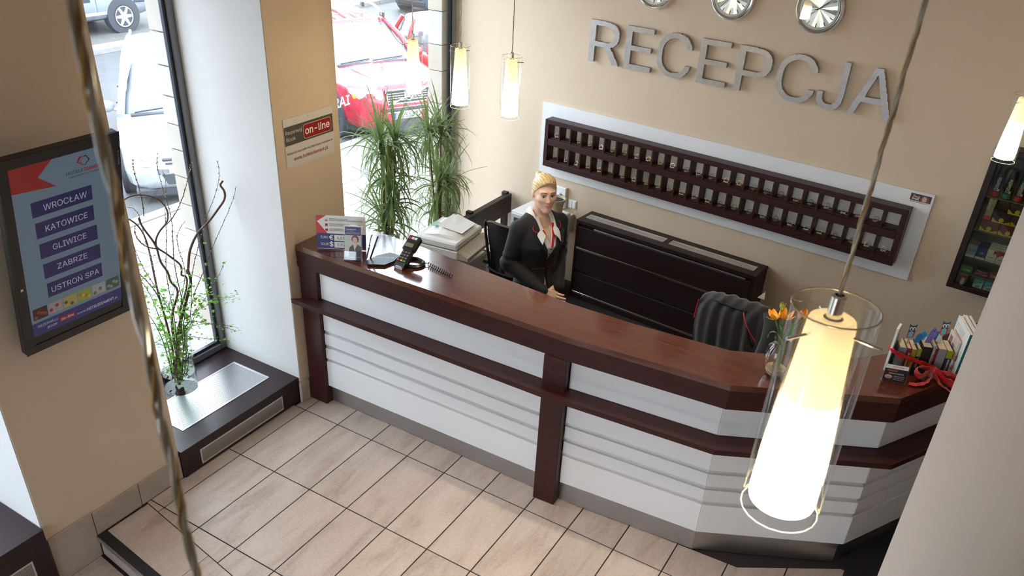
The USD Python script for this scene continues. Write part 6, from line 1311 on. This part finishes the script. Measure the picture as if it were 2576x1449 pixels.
    part(t, 'roof_stripes', A(cat_(*[cbox(-2.9, -2.15, -.30 + .2 * k, -.22 + .2 * k, 1.752, 1.765, .003) for k in range(4)])), M_REDC)
ST2 = [(.0, .50, .40, .74), (-.04, .70, .34, .90), (-.16, .83, .28, .97), (-.45, .92, .26, 1.01), (-.9, .94, .26, 1.06), (-1.25, .945, .26, 1.11), (-2.2, .95, .26, 1.13), (-3.8, .94, .26, 1.14), (-4.5, .88, .32, 1.12), (-4.75, .78, .40, 1.0)]
car('car', 'red off-road estate car with a diagonal grille bar, nose-on behind the dragon trees', (-4.95, 7.66, G), -24.8, M_REDC, ST2, ((-1.15, -4.6, .86, 1.11), (-2.05, -4.35, .64, 1.70)), (-.92, -3.78), .95, .36, ex_suv, [(-1.20, -2.1), (-2.5, -2.62), (-3.6, -3.65), (-4.5, -4.35)])
def ex_red(t, A, M): mirror(t, A, -1.35, .82, .98, M_REDC2); part(t, 'tail_light', A(cat_(*[cbox(-3.80, -3.62, s * .74 - .08, s * .74 + .08, .80, 1.05, .03) for s in (-1, 1)])), M_TAIL)
ST3 = [(0, .42, .30, .62), (-.06, .60, .24, .70), (-.25, .74, .2, .80), (-.7, .80, .18, .90), (-1.0, .81, .18, .97), (-2.6, .82, .18, .99), (-3.5, .78, .2, .98), (-3.8, .70, .3, .94)]
car('car', 'small bright red car whose side windows show beside the red estate car', (-3.98, 9.75) + (G,), -25, M_REDC2, ST3, ((-.95, -3.7, .75, .97), (-1.7, -3.45, .58, 1.48)), (-.7, -3.05), .82, .29, ex_red, [(-1.0, -1.72), (-2.05, -2.15), (-2.9, -2.95), (-3.6, -3.45)])
def ex_van(t, A, M):
    for s in (-1, 1):
        part(t, 'tail_light', A(cbox(-4.62, -4.40, s * .86 - .07, s * .86 + .07, 1.00, 1.40, .02)), M_TAIL); part(t, 'rear_bumper', A(cbox(-4.70, -3.92, s * .86 - .10, s * .86 + .10, .62, .98, .05)), M_DARKP)
        part(t, 'sill_trim', A(cbox(-3.2, -1.4, s * .93 - .03, s * .93 + .03, .45, .55, .02)), M_RIMC); part(t, 'door_gap', A(cbox(-2.95, -2.935, s * .952 - .002, s * .952 + .003, .5, 1.1, .001)), M_DARKP); part(t, 'door_trim', A(cbox(-2.8, -1.5, s * .955 - .006, s * .955 + .01, .78, .90, .005)), M_DARKP)
ST4 = [(.0, .5, .45, .78), (-.05, .72, .38, .92), (-.2, .85, .34, 1.0), (-.6, .93, .32, 1.06), (-1.25, .95, .32, 1.14), (-2.6, .955, .32, 1.17), (-3.9, .95, .34, 1.18), (-4.5, .92, .42, 1.16), (-4.68, .84, .5, 1.05)]
car('car', 'silver blue van with a six-spoke wheel parked across the street', (-16.75, 6.55) + (G + .07,), -92, M_SILV2, ST4, ((-1.15, -4.55, .87, 1.15), (-1.9, -4.4, .70, 1.85)), (-.95, -3.62), .955, .375, ex_van, [(-1.2, -1.95), (-2.5, -2.6), (-3.5, -3.5), (-4.5, -4.4)])
def ex_dark(t, A, M):
    part(t, 'licence_plate', A(cbox(.012, .03, -.26, .26, .50, .61, .004)), M_PAPER); part(t, 'grille', A(cbox(-.05, .02, -.4, .4, .64, .76, .02)), M_BLACK); part(t, 'lower_grille', A(cbox(-.05, .02, -.5, .5, .28, .42, .02)), M_BLACK)
    for s in (-1, 1): part(t, 'headlight', A(hull(np.vstack([ellipsoid((-.12, s * .52, .70), (.07, .09, .07), 1).vertices, ellipsoid((-.30, s * .74, .74), (.08, .06, .06), 1).vertices]))), M_LAMPG)
car('car', 'dark blue car at the far kerb, only its front bumper and plate in view', (-12.4, 17.6) + (G,), -90, M_NAVC, ST, ((-1.02, -4.15, .80, .99), (-1.95, -3.85, .60, 1.50)), (-.78, -3.38), .885, .31, ex_dark, [(-1.06, -1.98), (-2.35, -2.5), (-3.3, -3.35), (-4.1, -3.85)])
